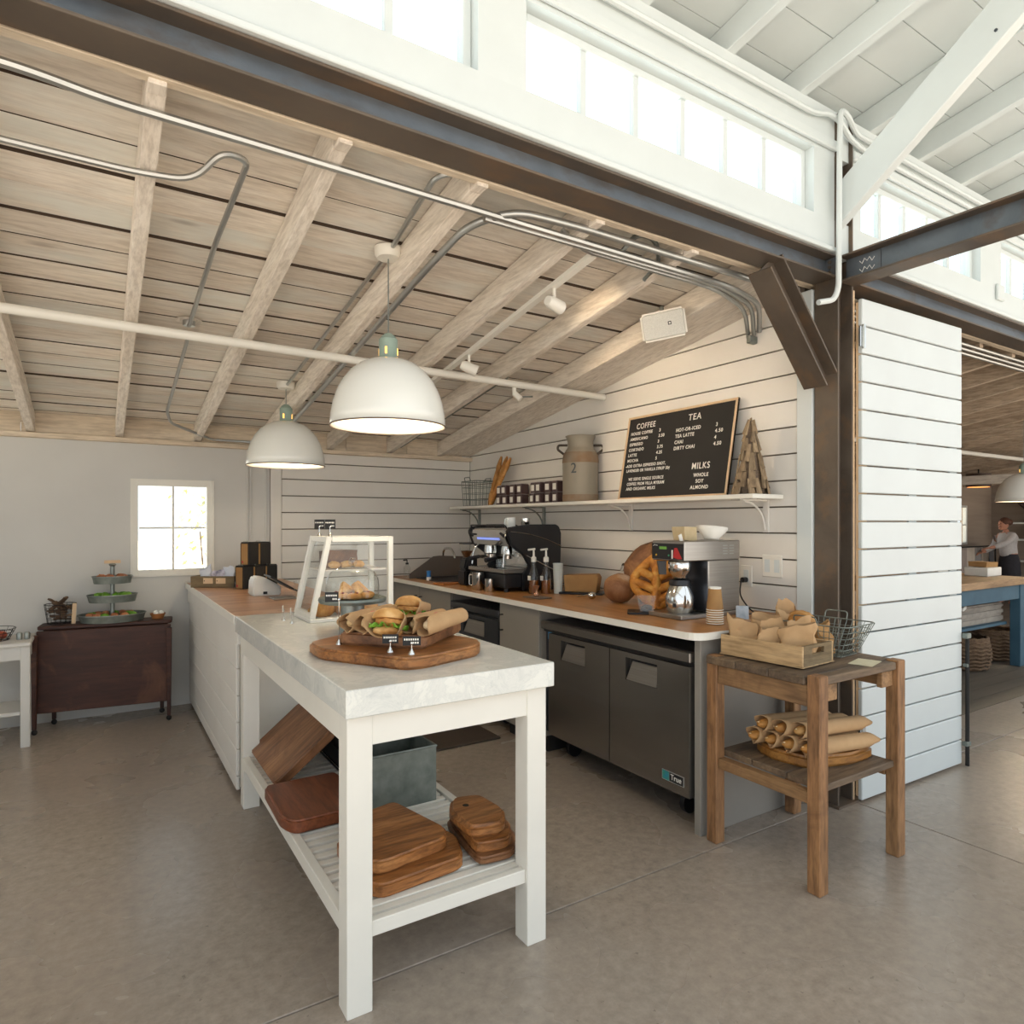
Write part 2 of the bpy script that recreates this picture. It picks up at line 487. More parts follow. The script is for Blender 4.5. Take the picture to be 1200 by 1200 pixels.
def wire_basket(root, w0, d0, w1, d1, h, nx, ny, nz, r=.0018, mat=GALV, handles=False, name='wire_body'):
    """tapered rectangular wire basket in root's frame: bottom w0 x d0, top w1 x d1"""
    m = MB()
    def loop(t):
        a, b = (w0+(w1-w0)*t)/2, (d0+(d1-d0)*t)/2
        return [(x, y, r + h*t) for x, y in rrect(-a, a, -b, b, min(a, b)*.25, 3)]
    for k in range(nz+1):
        m.tube(loop(k/nz), r*(1.8 if k == nz else 1), 5, closed=True)
    def P(u, v, t):
        a, b = (w0+(w1-w0)*t)/2, (d0+(d1-d0)*t)/2
        return V((a*u, b*v, r + h*t))
    for i in range(nx+1):
        u = (-1+2*i/nx)*.88
        m.tube([P(u, -1, 1), P(u, -1, 0), P(u, 1, 0), P(u, 1, 1)], r, 4)
    for i in range(ny+1):
        v = (-1+2*i/ny)*.88
        m.tube([P(-1, v, 1), P(-1, v, 0), P(1, v, 0), P(1, v, 1)], r, 4)
    o = m.done(name, mat, root, smooth=60)
    if handles:
        for sgn in (-1, 1):
            a = w1/2
            MB().tube(rnd([(sgn*a, -.05, h), (sgn*(a+.012), -.05, h+.035), (sgn*(a+.012), .05, h+.035), (sgn*a, .05, h)], .02), r*1.8, 6).done('handle', mat, root, smooth=60)
    return o

# ================================================================ THE SETTING
YB, XR = 5.62, 3.07
def zc(y): return 2.154 + .16*(YB - y)          # underside of the lean-to planks
def zr(y): return 2.024 + .16*(YB - y)          # underside of its rafters
def zh(y): return 3.42 + .16*(1.88 - y)         # underside of the hall rafters

MB(False).box(-40, 60, -40, 60, -.12, -.06).done('ground', plain('sandy_ground', 'b5afa4', .9, h2='a49e94', scale=.6), kind='structure', label='sandy ground outside the building')
fl = MB(False).box(-5, 15, -7, 5.72, -.05, -.012).done('floor', plain('joint_filler', '3f372e', .9), kind='structure')
for x0, x1, y0, y1, mt in ((-5, 3.207, -7, 1.916, CONC), (-5, 3.207, 1.922, 5.72, CONC), (3.213, 15, -7, 1.916, CONC), (3.213, 15, 1.922, 2.285, CONC)):
    MB(False).box(x0, x1, y0, y1, -.012, 0).done('slab', mt, fl, bev=.002)
for k in range(24):
    y = 2.29 + k*.143
    MB(False).box(3.215, 15, y, min(y+.14, 5.72), -.012, -.001).done('floor_plank', BRICKF, fl)

# ---- back wall: plaster part with the window hole, shiplap part, bay beyond
wb = E('wall_back', kind='structure')
m = MB(False)
wx0, wx1, wz0, wz1 = .222, .768, 1.003, 1.712
for b in ((-5, wx0, 0, 2.0), (wx1, 1.2, 0, 2.0), (wx0, wx1, 0, wz0), (wx0, wx1, wz1, 2.0)):
    m.box(b[0], b[1], YB, YB+.12, b[2], b[3])
m.done('plaster_panel', W_PLAST, wb)
MB(False).box(1.2, XR+.12, YB+.02, YB+.12, 0, 2.0).done('board_backing', GAP, wb)
b0 = None
ZJ = [2.454-.139*k for k in range(18)] + [0.0]
for k in range(3, 18):
    z1, z0 = ZJ[k]-.004, max(ZJ[k+1]+.004, 0)
    MB(False).box(1.296, XR-.002, YB, YB+.02, z0, min(z1, 1.985)).done('board', W_CAFE, wb, bev=.002)
MB(False).box(1.296, XR-.002, YB, YB+.02, ZJ[3]+.004, 1.99).done('board', W_CAFE, wb)
MB(False).box(1.205, 1.292, YB-.012, YB+.02, 0, 1.99).done('trim_board', W_CAFE, wb, bev=.003)
for x in (1.02, 1.045, 1.165):
    MB(False).box(x, x+.014, YB-.014, YB, .9, 1.99).done('trim_strip', W_PLAST, wb, bev=.003)
MB(False).box(-5, XR, YB-.05, YB+.12, 1.985, 2.02).done('top_plate', FRIEZE, wb, bev=.003)
for i in range(14):
    x0 = -5 + .57*i
    MB(False).box(x0, min(x0+.567, XR), YB-.005, YB+.02, 2.02, 2.16).done('frieze_board', FRIEZE, wb)
# beyond the partition
m = MB(False)
bx0, bx1 = 12.55, 13.25
for b in ((XR+.13, bx0, 0, 2.16), (bx1, 14.3, 0, 2.16), (bx0, bx1, 0, 1.0), (bx0, bx1, 1.70, 2.16)):
    m.box(b[0], b[1], YB, YB+.12, b[2], b[3])
m.done('far_panel', plain('taupe_boards', 'b5a391', .7, h2='a69483', scale=2, sc3=(.4, 1, 5)), wb)

def window(name, x0, x1, z0, z1, y, nx, nz, mat, fr=.035, mu=.016, dep=.06, bot=None):
    r = E(name, kind='structure', loc=((x0+x1)/2, y, z0))
    bot = fr if bot is None else bot
    MB(r).box(x0, x0+fr, y, y+dep, z0, z1).box(x1-fr, x1, y, y+dep, z0, z1).box(x0+fr, x1-fr, y, y+dep, z0, z0+bot).box(x0+fr, x1-fr, y, y+dep, z1-fr, z1).done('frame', mat, r, bev=.003)
    gx0, gx1, gz0, gz1 = x0+fr, x1-fr, z0+bot, z1-fr
    px, pz = (gx1-gx0)/nx, (gz1-gz0)/nz
    for i in range(1, nx):
        MB(r).box(gx0+px*i-mu/2, gx0+px*i+mu/2, y+.012, y+dep-.012, gz0, gz1).done('mullion', mat, r, bev=.002)
    for j in range(1, nz):
        for i in range(nx):
            MB(r).box(gx0+px*i+mu/2, gx0+px*(i+1)-mu/2, y+.014, y+dep-.014, gz0+pz*j-mu/2, gz0+pz*j+mu/2).done('muntin', mat, r)
    for i in range(nx):
        for j in range(nz):
            MB(r).box(gx0+px*i+.001, gx0+px*(i+1)-.001, y+dep*.5, y+dep*.5+.004, gz0+pz*j, gz0+pz*(j+1)).done('pane', GLASSW, r)
    return r
window('window_1', wx0+.001, wx1-.001, wz0+.001, wz1-.001, YB-.005, 2, 2, W_TABLE, .038, .014)
m = MB(False)
for b in ((wx0-.012, wx0+.004, wz0-.012, wz1+.012), (wx1-.004, wx1+.012, wz0-.012, wz1+.012), (wx0, wx1, wz1-.004, wz1+.012), (wx0, wx1, wz0-.012, wz0+.004)):
    m.box(b[0], b[1], YB-.012, YB, b[2], b[3])
m.done('trim_1', W_TABLE, kind='structure')
# pale sunlit shrub outside the back window
sb = E('garden_shrub', 'pale yellow green shrub outside the back window', 'shrub', loc=(1.0, 8.0, -.06))
MB(sb).tube([(1.0, 8.0, -.06), (1.02, 8.0, .6), (.97, 8.02, 1.3)], .02, 6, r1=.008).done('stem', plain('shrub_stem', '6d5a44', .8), sb)
m = MB(sb)
for k in range(240):
    z = R.uniform(.45, 1.75); q = .34*math.sqrt(R.random())*(1.15-.25*abs(z-1.0)); a = R.uniform(0, 6.28)
    c_ = V((1.0+q*cos(a), 8.0+q*sin(a), z)); n_ = V((R.uniform(-1, 1), R.uniform(-1, 1), R.uniform(-.3, 1))).normalized(); t_ = n_.orthogonal()*.03; u_ = n_.cross(t_).normalized()*.02
    m.face([c_-t_, c_+u_, c_+t_, c_-u_])
m.done('foliage', plain('pale_shrub_leaf', 'c9c583', .7, h2='d9d4a4', scale=9), sb, kind='stuff')
window('window_9', bx0+.001, bx1-.001, 1.001, 1.699, YB-.005, 2, 2, W_TABLE, .04, .02)

wl = E('wall_left_unseen', kind='structure')  # unseen wall with a window, added to dim the back left of the bay
m = MB(False)
for a_, b_, c_ in ((1.99, 3.0, 0), (4.9, YB, 0), (3.0, 4.9, 1.9)): m.prism([(a_, c_), (b_, c_), (b_, zc(b_)+.06), (a_, zc(a_)+.06)], 'x', -2.5, -2.402)
m.box(-2.5, -2.402, 3.0, 4.9, 0, .9)
m.done('plaster_panel', W_PLAST, wl)
for y in (3.0, 3.64, 4.28): MB(False).box(-2.46, -2.455, y, y+.62, .9, 1.9).done('pane', GLASSW, wl)
for y in (3.62, 4.26): MB(False).box(-2.48, -2.43, y, y+.02, .9, 1.9).done('mullion', W_TABLE, wl)

# ---- right wall of the bay: shiplap partition
wr = E('wall_right', kind='structure')
MB(False).prism([(2.06, 0), (YB+.12, 0), (YB+.12, 2.1), (2.06, zc(2.06)-.005)], 'x', XR+.02, XR+.13).done('board_backing', GAP, wr)
for k in range(-1, 18):
    z1 = (ZJ[k]-.004) if k >= 0 else 2.62
    z0 = max(ZJ[k+1]+.004, 0)
    y0 = 2.085
    def top(y): return zc(y)-.01
    if top(YB) >= z1: poly = [(y0, z0), (YB, z0), (YB, z1), (y0, z1)]
    else:
        yt = YB - (z1+.01-2.154)/.16          # where the slope cuts z1
        yb = YB - (z0+.01-2.154)/.16
        poly = [(y0, z0), (min(yb, YB), z0)]
        if yb > YB: poly.append((YB, top(YB)))
        if yt > y0: poly += [(yt, z1), (y0, z1)]
        else: poly.append((y0, top(y0)))
    MB(False).prism(poly, 'x', XR, XR+.02).done('board', W_CAFE, wr, bev=.0015)
MB(False).box(XR-.012, XR+.13, 1.998, 2.085, 0, 2.58).done('trim_board', W_HALL, wr, bev=.003)
MB(False).box(14.2, 14.3, -2, YB+.1, 0, 2.7).done('wall_end', plain('taupe_boards_end', 'a39385', .7, h2='948577', scale=2, sc3=(1, .4, 5)), kind='structure')

# ---- lean-to ceiling: planks, rafters, soffit against the partition
ce = E('ceiling', kind='structure')
pw = .178
rows = int((YB - 2.06)/pw) + 1
for k in range(rows):
    ya = YB + .1 - k*pw; yb_ = ya - pw + .013
    if yb_ < 2.03: yb_ = 2.03
    dz = R.uniform(0, .008)
    cut = [-2.4, R.choice((.145, .665, 1.155)) + R.uniform(-.01, .01), 3.068]
    for a, b in zip(cut, cut[1:]):
        d2 = dz + R.uniform(0, .003)
        MB(False).prism([(ya, zc(ya)+d2), (yb_, zc(yb_)+d2), (yb_, zc(yb_)+.045), (ya, zc(ya)+.045)], 'x', a+.0015, b-.0015).done('plank', PLANK, ce, mat2=EDGE)
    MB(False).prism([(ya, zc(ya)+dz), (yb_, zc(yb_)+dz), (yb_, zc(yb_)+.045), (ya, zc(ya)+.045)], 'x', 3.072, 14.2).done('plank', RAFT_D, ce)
MB(False).prism([(YB+.4, zc(YB+.4)+.052), (2.0, zc(2.0)+.052), (2.0, zc(2.0)+.08), (YB+.4, zc(YB+.4)+.08)], 'x', -2.4, 14.3).done('roof_deck', W_HALL, ce)
MB(False).prism([(YB+.4, zc(YB+.4)+.047), (2.01, zc(2.01)+.047), (2.01, zc(2.01)+.050), (YB+.4, zc(YB+.4)+.050)], 'x', -2.39, 14.2).done('gap_shade_sheet', plain('gap_shade_dark', '2c2621', .95), ce)  # dark sheet added above the planks to paint shade into their gaps
rp = [(YB-.005, zr(YB)), (2.075, zr(2.075)), (2.075, zc(2.075)-.001), (YB-.005, zc(YB)-.001)]
for xr in (-2.30, -1.92, -1.40, -.88, -.36, .165, .685, 1.18, 1.72, 2.26):
    MB(False).prism(rp, 'x', xr-.05, xr).done('rafter', RAFT, ce, bev=.003)
    # short scarf block on the header at the top of each rafter
    MB(False).box(xr-.048, xr-.002, 2.018, 2.073, zr(2.06)-.006, zr(2.06)+.05).done('rafter_block', RAFT, ce, bev=.003)
for i in range(21):
    xr = 3.62 + .5*i
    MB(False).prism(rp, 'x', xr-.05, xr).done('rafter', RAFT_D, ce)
sp = [(YB-.005, zr(YB)), (2.09, zr(2.09)), (2.09, zc(2.09)-.001), (YB-.005, zc(YB)-.001)]
MB(False).prism(sp, 'x', 2.715, 2.765).done('rafter', RAFT, ce, bev=.003)
MB(False).prism([(YB-.005, zr(YB)+.012), (2.09, zr(2.09)+.012), (2.09, zr(2.09)+.03), (YB-.005, zr(YB)+.03)], 'x', 2.767, XR-.002).done('soffit_board', RAFT, ce)
MB(False).box(-2.4, 14.2, 2.005, 2.045, 2.60, 2.715).done('header_board', FRIEZE, ce, bev=.003)
MB(False).box(-2.4, 14.2, 2.046, 2.072, 2.625, 2.715).done('header_strip', FRIEZE, ce)

# ---- clerestory wall of the hall
wc = E('wall_clerestory', kind='structure')
spans = [(-4.9, -3.1), (-2.85, -1.0), (-.80, 1.06), (1.25, 2.90), (3.30, 4.62), (4.90, 6.55), (6.75, 8.4), (8.6, 10.3), (10.5, 12.2)]
ya, yb_ = 1.885, 2.0
m = MB(False).box(-5, 14.2, ya, yb_, 2.712, 2.885).box(-5, 14.2, ya, yb_, 3.20, 3.422)
MB(False).box(-5, 14.2, 2.001, 2.124, 3.355, 3.375).done('eave_light_block', W_HALL, wc)  # unseen board, added to block light and keep the eave recess dark
MB(False).box(-5, 14.2, 2.125, 2.145, 3.34, 3.56).done('eave_light_stop', W_HALL, wc)  # added outer board, stops daylight coming in through the eave gap
m.done('wall_field', W_HALL, wc)
edges = [-5] + [v for s_ in spans for v in s_] + [14.2]
for a, b in zip(edges[::2], edges[1::2]):
    if b - a > .01:
        if a < 3.07 < b:
            MB(False).box(a, 3.068, ya, yb_, 2.885, 3.2).done('pier', W_HALL, wc); MB(False).box(3.202, b, ya, yb_, 2.885, 3.2).done('pier', W_HALL, wc)
        else: MB(False).box(a, b, ya, yb_, 2.885, 3.2).done('pier', W_HALL, wc)
MB(False).box(-5, 3.068, 1.855, 1.884, 2.713, 2.735).done('sill_ledge', W_HALL, wc, bev=.003)
MB(False).box(3.202, 14.2, 1.855, 1.884, 2.713, 2.735).done('sill_ledge', W_HALL, wc, bev=.003)
MB(False).box(-5, 3.068, 1.86, 1.884, 3.215, 3.262).done('head_moulding', W_HALL, wc, bev=.006)
MB(False).box(3.202, 14.2, 1.86, 1.884, 3.215, 3.262).done('head_moulding', W_HALL, wc, bev=.006)
for i, (a, b) in enumerate(spans):
    nx = max(4, round((b-a-.1)/.268))
    window('window_%d' % (i+10), a+.001, b-.001, 2.886, 3.199, 1.93, nx, 1, W_HALL, .03, .028, .05, bot=.006)

# ---- hall roof
ch = E('ceiling_hall', kind='structure')
yR = -.4
for k in range(13):
    y1 = 2.12 - k*.2; y0 = y1 - .196
    MB(False).prism([(y1, zh(y1)+.125), (y0, zh(y0)+.125), (y0, zh(y0)+.147), (y1, zh(y1)+.147)], 'x', -5, 14.2).done('plank', W_HALL, ch)
MB(False).prism([(2.13, zh(2.13)+.16), (yR, zh(yR)+.16), (yR, zh(yR)+.19), (2.13, zh(2.13)+.19)], 'x', -5, 14.2).done('roof_deck', W_HALL, ch)
hx = [1.83, 2.33, 2.84, 3.43] + [3.92+.495*i for i in range(20)] + [1.32-.505*i for i in range(12)]
hp = [(2.12, zh(2.12)), (yR, zh(yR)), (yR, zh(yR)+.124), (2.12, zh(2.12)+.124)]
hp0 = MB(False).prism(hp, 'x', -.05, 0).done('rafter', W_HALL, ch, bev=.003, loc=(hx[0], 0, 0))
for x in hx[1:]: inst(hp0, (x, 0, 0))

# ================================================================ STEEL FRAME
def ibeam(name, label, p0, p1, wdir, depth, width, cat, m=STEEL, mf=STEEL_B, **kw):
    r = E(name, label, cat, loc=p0, **kw)
    MB(r).isec(p0, p1, wdir, depth, width, parts='web', tf=.010).done('web', m, r)
    MB(r).isec(p0, p1, wdir, depth, width, parts='lo', tf=.010).done('flange', mf, r, bev=.0015)
    MB(r).isec(p0, p1, wdir, depth, width, parts='hi', tf=.010).done('flange', mf, r, bev=.0015)
    return r
yb = 1.933
ibeam('steel_beam', 'long dark steel I beam above the cafe bay opening, left of the steel column', (-4.9, yb, 2.655), (3.064, yb, 2.655), (0, 1, 0), .11, .126, 'beam')
ibeam('steel_beam', 'dark steel I beam right of the steel column, above the white door', (3.206, yb, 2.655), (14.1, yb, 2.655), (0, 1, 0), .11, .126, 'beam')
cr = ibeam('steel_column', 'dark steel column between the shiplap partition and the white plank door', (3.135, 1.93, 0), (3.135, 1.93, 3.405), (0, 1, 0), .13, .126, 'column', m=STEEL_B)
MB(cr).box(3.05, 3.22, 1.85, 2.0, 0, .012).done('base_plate', STEEL_B, cr)
MB(cr).box(3.058, 3.0695, 1.872, 1.99, 2.61, 2.70).done('shear_tab', STEEL, cr)
for z in (2.63, 2.655, 2.68):
    MB(cr).tube([(3.056, 1.90, z), (3.048, 1.90, z)], .009, 6).done('bolt', STEEL_B, cr)
kb = ibeam('knee_brace', 'diagonal dark steel knee brace under the beam at the column', (2.60, yb, 2.585), (3.03, yb, 2.10), (0, 1, 0), .12, .124, 'brace', m=STEEL_B)
gi = ibeam('steel_girder', 'dark steel girder running from the column top toward the right foreground', (3.135, 1.862, 2.64), (3.135, -5, 2.64), (1, 0, 0), .13, .12, 'beam')
MB(gi).box(3.124, 3.129, 1.69, 1.855, 2.59, 2.69).done('end_plate', STEEL, gi)
for z, s_ in ((2.66, 'W6A'), (2.62, 'S06')):
    MB(gi).tube([(3.1235, 1.79-.012*i, z + .011*(-1)**i*(1 if i % 3 else .4)) for i in range(7)], .0016, 5).done('chalk_mark', CHALK, gi)
ibeam('steel_girder', 'end of a dark steel girder at the top left corner of the picture', (-.255, 1.862, 2.64), (-.255, -5, 2.64), (1, 0, 0), .13, .12, 'beam')
ibeam('steel_column', 'dark steel column at the left end of the beam', (-.42, 1.93, 0), (-.42, 1.93, 2.595), (0, 1, 0), .13, .126, 'column', m=STEEL_B)

# timber strut of the hall roof
d = V((0, -.815, .58)); nrm = V((0, .58, .815)); p0 = V((0, 1.94, 2.91)); L_ = 1.40
a = [p0 + nrm*.085, p0 - nrm*.085, p0 - nrm*.085 + d*L_, p0 + nrm*.085 + d*L_]
rs = E('roof_strut', 'white diagonal timber strut rising from the column to the hall roof', 'strut', loc=(3.105, 1.94, 2.91))
MB(rs).prism([(q.y, q.z) for q in (p0 + nrm*.085 + d*.10, p0 - nrm*.085 + d*-.0, a[2], a[3])], 'x', 3.075, 3.128).done('timber', W_HALL, rs, bev=.004)
MB(rs).tube([(3.0755, 1.20, 3.39), (3.071, 1.20, 3.39)], .007, 6).done('bolt_head', STEEL, rs)

# ================================================================ PIPES AND CONDUITS
def pipe(name, label, pts, r, mat, cat='conduit', rad=.12, group=None, n=8):
    m = MB(False).tube(rnd(pts, rad, 6) if len(pts) > 2 else pts, r, n)
    p = V(pts[0])
    m.xf(M.Translation(-p))
    return m.done(name, mat, smooth=40, loc=p, label=label, cat=cat, group=group)
pipe('white_pipe', 'long white painted pipe crossing the cafe ceiling below the rafters', [(-2.35, 3.50, 2.335), (3.068, 3.62, 2.292)], .023, W_TABLE, 'pipe', n=12)
pipe('white_pipe', 'white pipe under the dim ceiling of the room on the right', [(3.2, 3.6, 2.20), (14.19, 3.6, 2.20)], .024, W_TABLE, 'pipe')
pipe('conduit', 'galvanized conduit running along the header, nearest the steel beam, on the left', [(-2.35, 2.10, 2.555), (-.16, 2.10, 2.568), (.02, 2.13, 2.566), (2.62, 2.16, 2.562), (2.94, 2.22, 2.548), (3.055, 2.31, 2.44)], .0135, EMT)
pipe('conduit', 'galvanized conduit beside the header conduit, bending down at the partition', [(1.25, 2.175, 2.558), (2.60, 2.18, 2.558), (2.92, 2.25, 2.54), (3.055, 2.345, 2.43)], .0115, EMT)
pipe('conduit', 'third galvanized conduit of the bundle that drops at the partition', [(1.64, 2.205, 2.62), (1.75, 2.205, 2.56), (2.58, 2.205, 2.553), (2.90, 2.28, 2.53), (3.055, 2.38, 2.42)], .0115, EMT)
pipe('conduit', 'grey conduit crossing the left rafters and turning down the ceiling slope', [(-2.35, 2.42, 2.515), (.10, 2.41, 2.516), (.27, 2.40, 2.53), (.345, 2.30, 2.60), (.43, 2.33, 2.61), (.41, 2.9, 2.54), (.40, 3.72, 2.405)], .011, EMT, rad=.09)
pipe('conduit', 'grey conduit from the ceiling box down to the back wall plate', [(.41, 3.84, 2.385), (.41, 5.1, 2.165), (.44, 5.2, 2.10), (.76, 5.555, 2.04), (1.3, 5.555, 2.04)], .010, EMT, rad=.05)
pipe('conduit', 'thin conduit arching from the rafter to the ceiling rose of the front lamp', [(1.205, 2.20, 2.60), (1.13, 2.13, 2.68), (1.06, 2.20, 2.68), (1.07, 2.45, 2.635), (1.09, 2.70, 2.60)], .011, EMT, rad=.08)
pipe('conduit', 'thin conduit between the ceiling roses of the two white lamps', [(1.09, 2.81, 2.585), (1.07, 4.48, 2.315)], .010, EMT)
pipe('conduit', 'thick galvanized conduit curving off the header and running down beside a rafter', [(3.0, 2.085, 2.585), (1.62, 2.085, 2.585), (1.34, 2.10, 2.58), (1.22, 2.25, 2.555), (1.205, 2.6, 2.495), (1.205, 4.9, 2.125)], .0155, EMT, rad=.16, n=10)
pipe('conduit', 'grey flexible conduit arching over the rafter behind the speaker', [(1.95, 2.215, 2.57), (1.99, 2.13, 2.66), (2.10, 2.13, 2.66), (2.20, 2.2, 2.60), (2.215, 2.32, 2.56)], .011, GALV, rad=.08)
pipe('conduit', 'white conduit along the clerestory that dips behind the vertical one at the column', [(-4.9, 1.862, 3.335), (2.86, 1.862, 3.335), (2.98, 1.855, 3.365), (3.06, 1.85, 3.355), (3.14, 1.85, 3.295), (3.26, 1.862, 3.285), (14.1, 1.862, 3.285)], .0135, W_HALL, rad=.04)
pipe('conduit', 'white conduit dropping down the column to an elbow and running on right', [(14.1, 1.862, 3.335), (3.22, 1.862, 3.345), (3.10, 1.835, 3.385), (3.022, 1.825, 3.385), (3.022, 1.830, 3.20), (3.022, 1.835, 2.53), (3.0, 1.845, 2.47), (2.90, 1.862, 2.445)], .0135, W_HALL, rad=.04)
for i, (y, z) in enumerate(((2.09, 2.585), (2.125, 2.572), (2.16, 2.56))):
    pipe('conduit', 'galvanized conduit under the beam in the room on the right, %s' % ('nearest the beam', 'middle one', 'farthest from the beam')[i], [(3.22, y, z), (14.1, y, z)], .012, EMT)

jb = E('junction_box', 'round ceiling junction box above the left of the counter', 'electrical box', loc=(.405, 3.78, zc(3.78)))
MB(jb).lathe([(0, -.03), (.028, -.03), (.03, -.026), (.03, 0)], 16, (.405, 3.78, zc(3.78))).done('cover', EMT, jb, smooth=40)
MB(jb).lathe([(0, -.001), (.065, -.001), (.065, -.004), (0, -.004)], 16, (.405, 3.78, zc(3.78))).done('back_plate', RAFT, jb)
eb = MB(False).box(-.03, .03, -.015, .015, -.02, .02).done('outlet_box', GALV, bev=.004, loc=(3.04, 2.345, 2.40), label='small galvanized box where the conduits end on the partition', cat='electrical box')
MB(False).box(-.045, .045, -.02, 0, -.05, .05).done('wall_box', W_HALL, bev=.006, loc=(4.86, 1.884, 2.86), label='small white electrical box on the clerestory wall at the far right', cat='electrical box')

# ================================================================ LAMPS
def pendant(name, label, x, y, zrim, power, zceil, group=None):
    r = E(name, label, 'lamp', loc=(x, y, zrim), group=group)
    prof = [(.2495, 0), (.246, .05), (.237, .10), (.221, .150), (.198, .195), (.165, .238), (.125, .270), (.08, .290), (.036, .298)]
    inner = [(a-.004, b-.003) for a, b in prof[::-1]]
    MB(r).lathe(prof, 48, (x, y, zrim)).done('lamp_shade', ENAMEL, r, smooth=60, solid=.004)
    MB(r).tube([(x+.2515*cos(2*pi*i/48), y+.2515*sin(2*pi*i/48), zrim) for i in range(48)], .0032, 6, closed=True).done('shade_rim', plain('dark_rim', '5d4a3c', .5), r, smooth=60)
    MB(r).lathe([(.036, .297), (.041, .300), (.041, .385), (.036, .388), (.030, .40), (.014, .412), (0, .414)], 20, (x, y, zrim)).done('lamp_socket', TEAL, r, smooth=40)
    for k in range(4):
        a = 2*pi*k/4 + .95
        MB(r).box(-.0045, .0045, .0395, .0425, .315, .345).xf(M.Translation((x, y, zrim)) @ M.Rotation(a, 4, 'Z')).done('glowing_slot', SLOT, r)
    MB(r).tube([(x, y, zrim+.41), (x, y, zceil-.02)], .003, 6).done('cord', GALV, r)
    MB(r).lathe([(0, -.035), (.05, -.033), (.06, -.02), (.062, .012)], 24, (x, y, zceil)).done('ceiling_rose', W_TABLE, r, smooth=40)
    MB(r).ell((x, y, zrim+.13), (.034, .034, .045), 16, 10).done('bulb', BULB, r, smooth=60)
    lamp('bulb_light', 'POINT', (0, 0, .075), power, (1, .80, .55), r, shadow_soft_size=.04)
    return r
SLOT = emit('lamp_slot_glow', 'ffbe62', 2.2)
pendant('pendant_lamp', 'larger-looking white dome lamp hanging over the marble end of the counter', 1.092, 2.752, 1.823, 9, 2.60)
pendant('pendant_lamp', 'farther white dome lamp hanging over the wooden counter near the window', 1.075, 4.54, 1.778, 9, zc(4.54))
pendant('pendant_lamp', 'white dome lamp seen through the doorway on the right, above the shelves', 8.45, 3.04, 1.625, 24, zc(3.04))

tr = E('track_light', 'white track light rail with three spot heads on the cafe ceiling', 'lamp', loc=(1.83, 2.2, 2.60))
MB(tr).hexa([(1.812, 2.23, zr(2.23)-.012), (1.846, 2.23, zr(2.23)-.012), (1.846, 4.55, zr(4.55)-.012), (1.812, 4.55, zr(4.55)-.012), (1.812, 2.23, zr(2.23)+.01), (1.846, 2.23, zr(2.23)+.01), (1.846, 4.55, zr(4.55)+.01), (1.812, 4.55, zr(4.55)+.01)]).done('rail', W_TABLE, tr)
for x, y, tx, ty, tz, en in ((1.829, 2.52, .9, .25, -.12, 1.7), (1.829, 3.36, 1.15, -.5, -.5, 8), (1.829, 4.3, .8, .0, -.75, 3)):
    z = zr(y) - .014
    hd = MB(tr).tube([(x, y, z), (x, y, z-.05)], .008, 8).done('spot_stem', W_TABLE, tr, smooth=40)
    d = V((tx, ty, tz)).normalized(); c = V((x, y, z-.075))
    MB(tr).lathe([(0, -.05), (.022, -.05), (.03, -.03), (.033, .05), (.028, .05), (.02, -.02)], 16, c, mtx=d.to_track_quat('Z', 'Y').to_matrix().to_4x4()).done('spot_head', W_TABLE, hd, smooth=40)
    lamp('spot_light', 'SPOT', c + d*.055 - tr.location, en*4, (1, .76, .5), tr, spot_size=1.5, spot_blend=.6, shadow_soft_size=.03, rot=d.to_track_quat('-Z', 'Y').to_euler())
sk = E('sprinkler_head', 'small white spot fitting under the white pipe near the partition', 'sprinkler', loc=(2.30, 3.62, 2.285))
MB(sk).tube([(2.30, 3.61, 2.283), (2.30, 3.61, 2.24)], .014, 8).tube([(2.30, 3.61, 2.24), (2.33, 3.58, 2.20)], .02, 10).done('fitting', W_TABLE, sk, smooth=40)
MB(sk).tube([(2.33, 3.59, 2.215), (2.41, 3.56, 2.222)], .006, 6).done('lever', GALV, sk)
pipe('conduit', 'dark paired conduit along the rafter behind the front lamp', [(2.30, 3.70, 2.36), (2.30, 5.50, 2.075)], .011, GALV_D)

# loudspeaker on the ceiling by the partition
sp_ = E('loudspeaker', 'white box loudspeaker tilted under the ceiling by the partition', 'speaker', loc=(2.60, 2.47, 2.40))
Ms = M.Translation((2.56, 2.535, 2.455)) @ M.Rotation(radians(-47), 4, 'Z') @ M.Rotation(radians(14), 4, 'X') @ M.Rotation(radians(-8), 4, 'Y')
sp_.matrix_world = Ms
MB().box(-.118, .118, .0, .10, -.075, .075).done('cabinet', W_TABLE, sp_, bev=.014, seg=3, smooth=40)
MB().prism(rrect(-.108, .108, -.065, .065, .012), 'y', -.006, .004).done('grille', plain('grille_mesh', 'cfcfc9', .6, h2='b7b7b2', scale=260), sp_, bev=.003)
MB().box(.024, .042, -.009, -.0055, -.006, .012).done('logo_plate', BLACK, sp_)
MB().box(.029, .037, -.0098, -.0085, -.001, .007).done('logo_mark', CHALK, sp_)
MB().tube([(0, .09, .03), (0, .11, .10)], .012, 8).done('bracket', GALV, sp_)

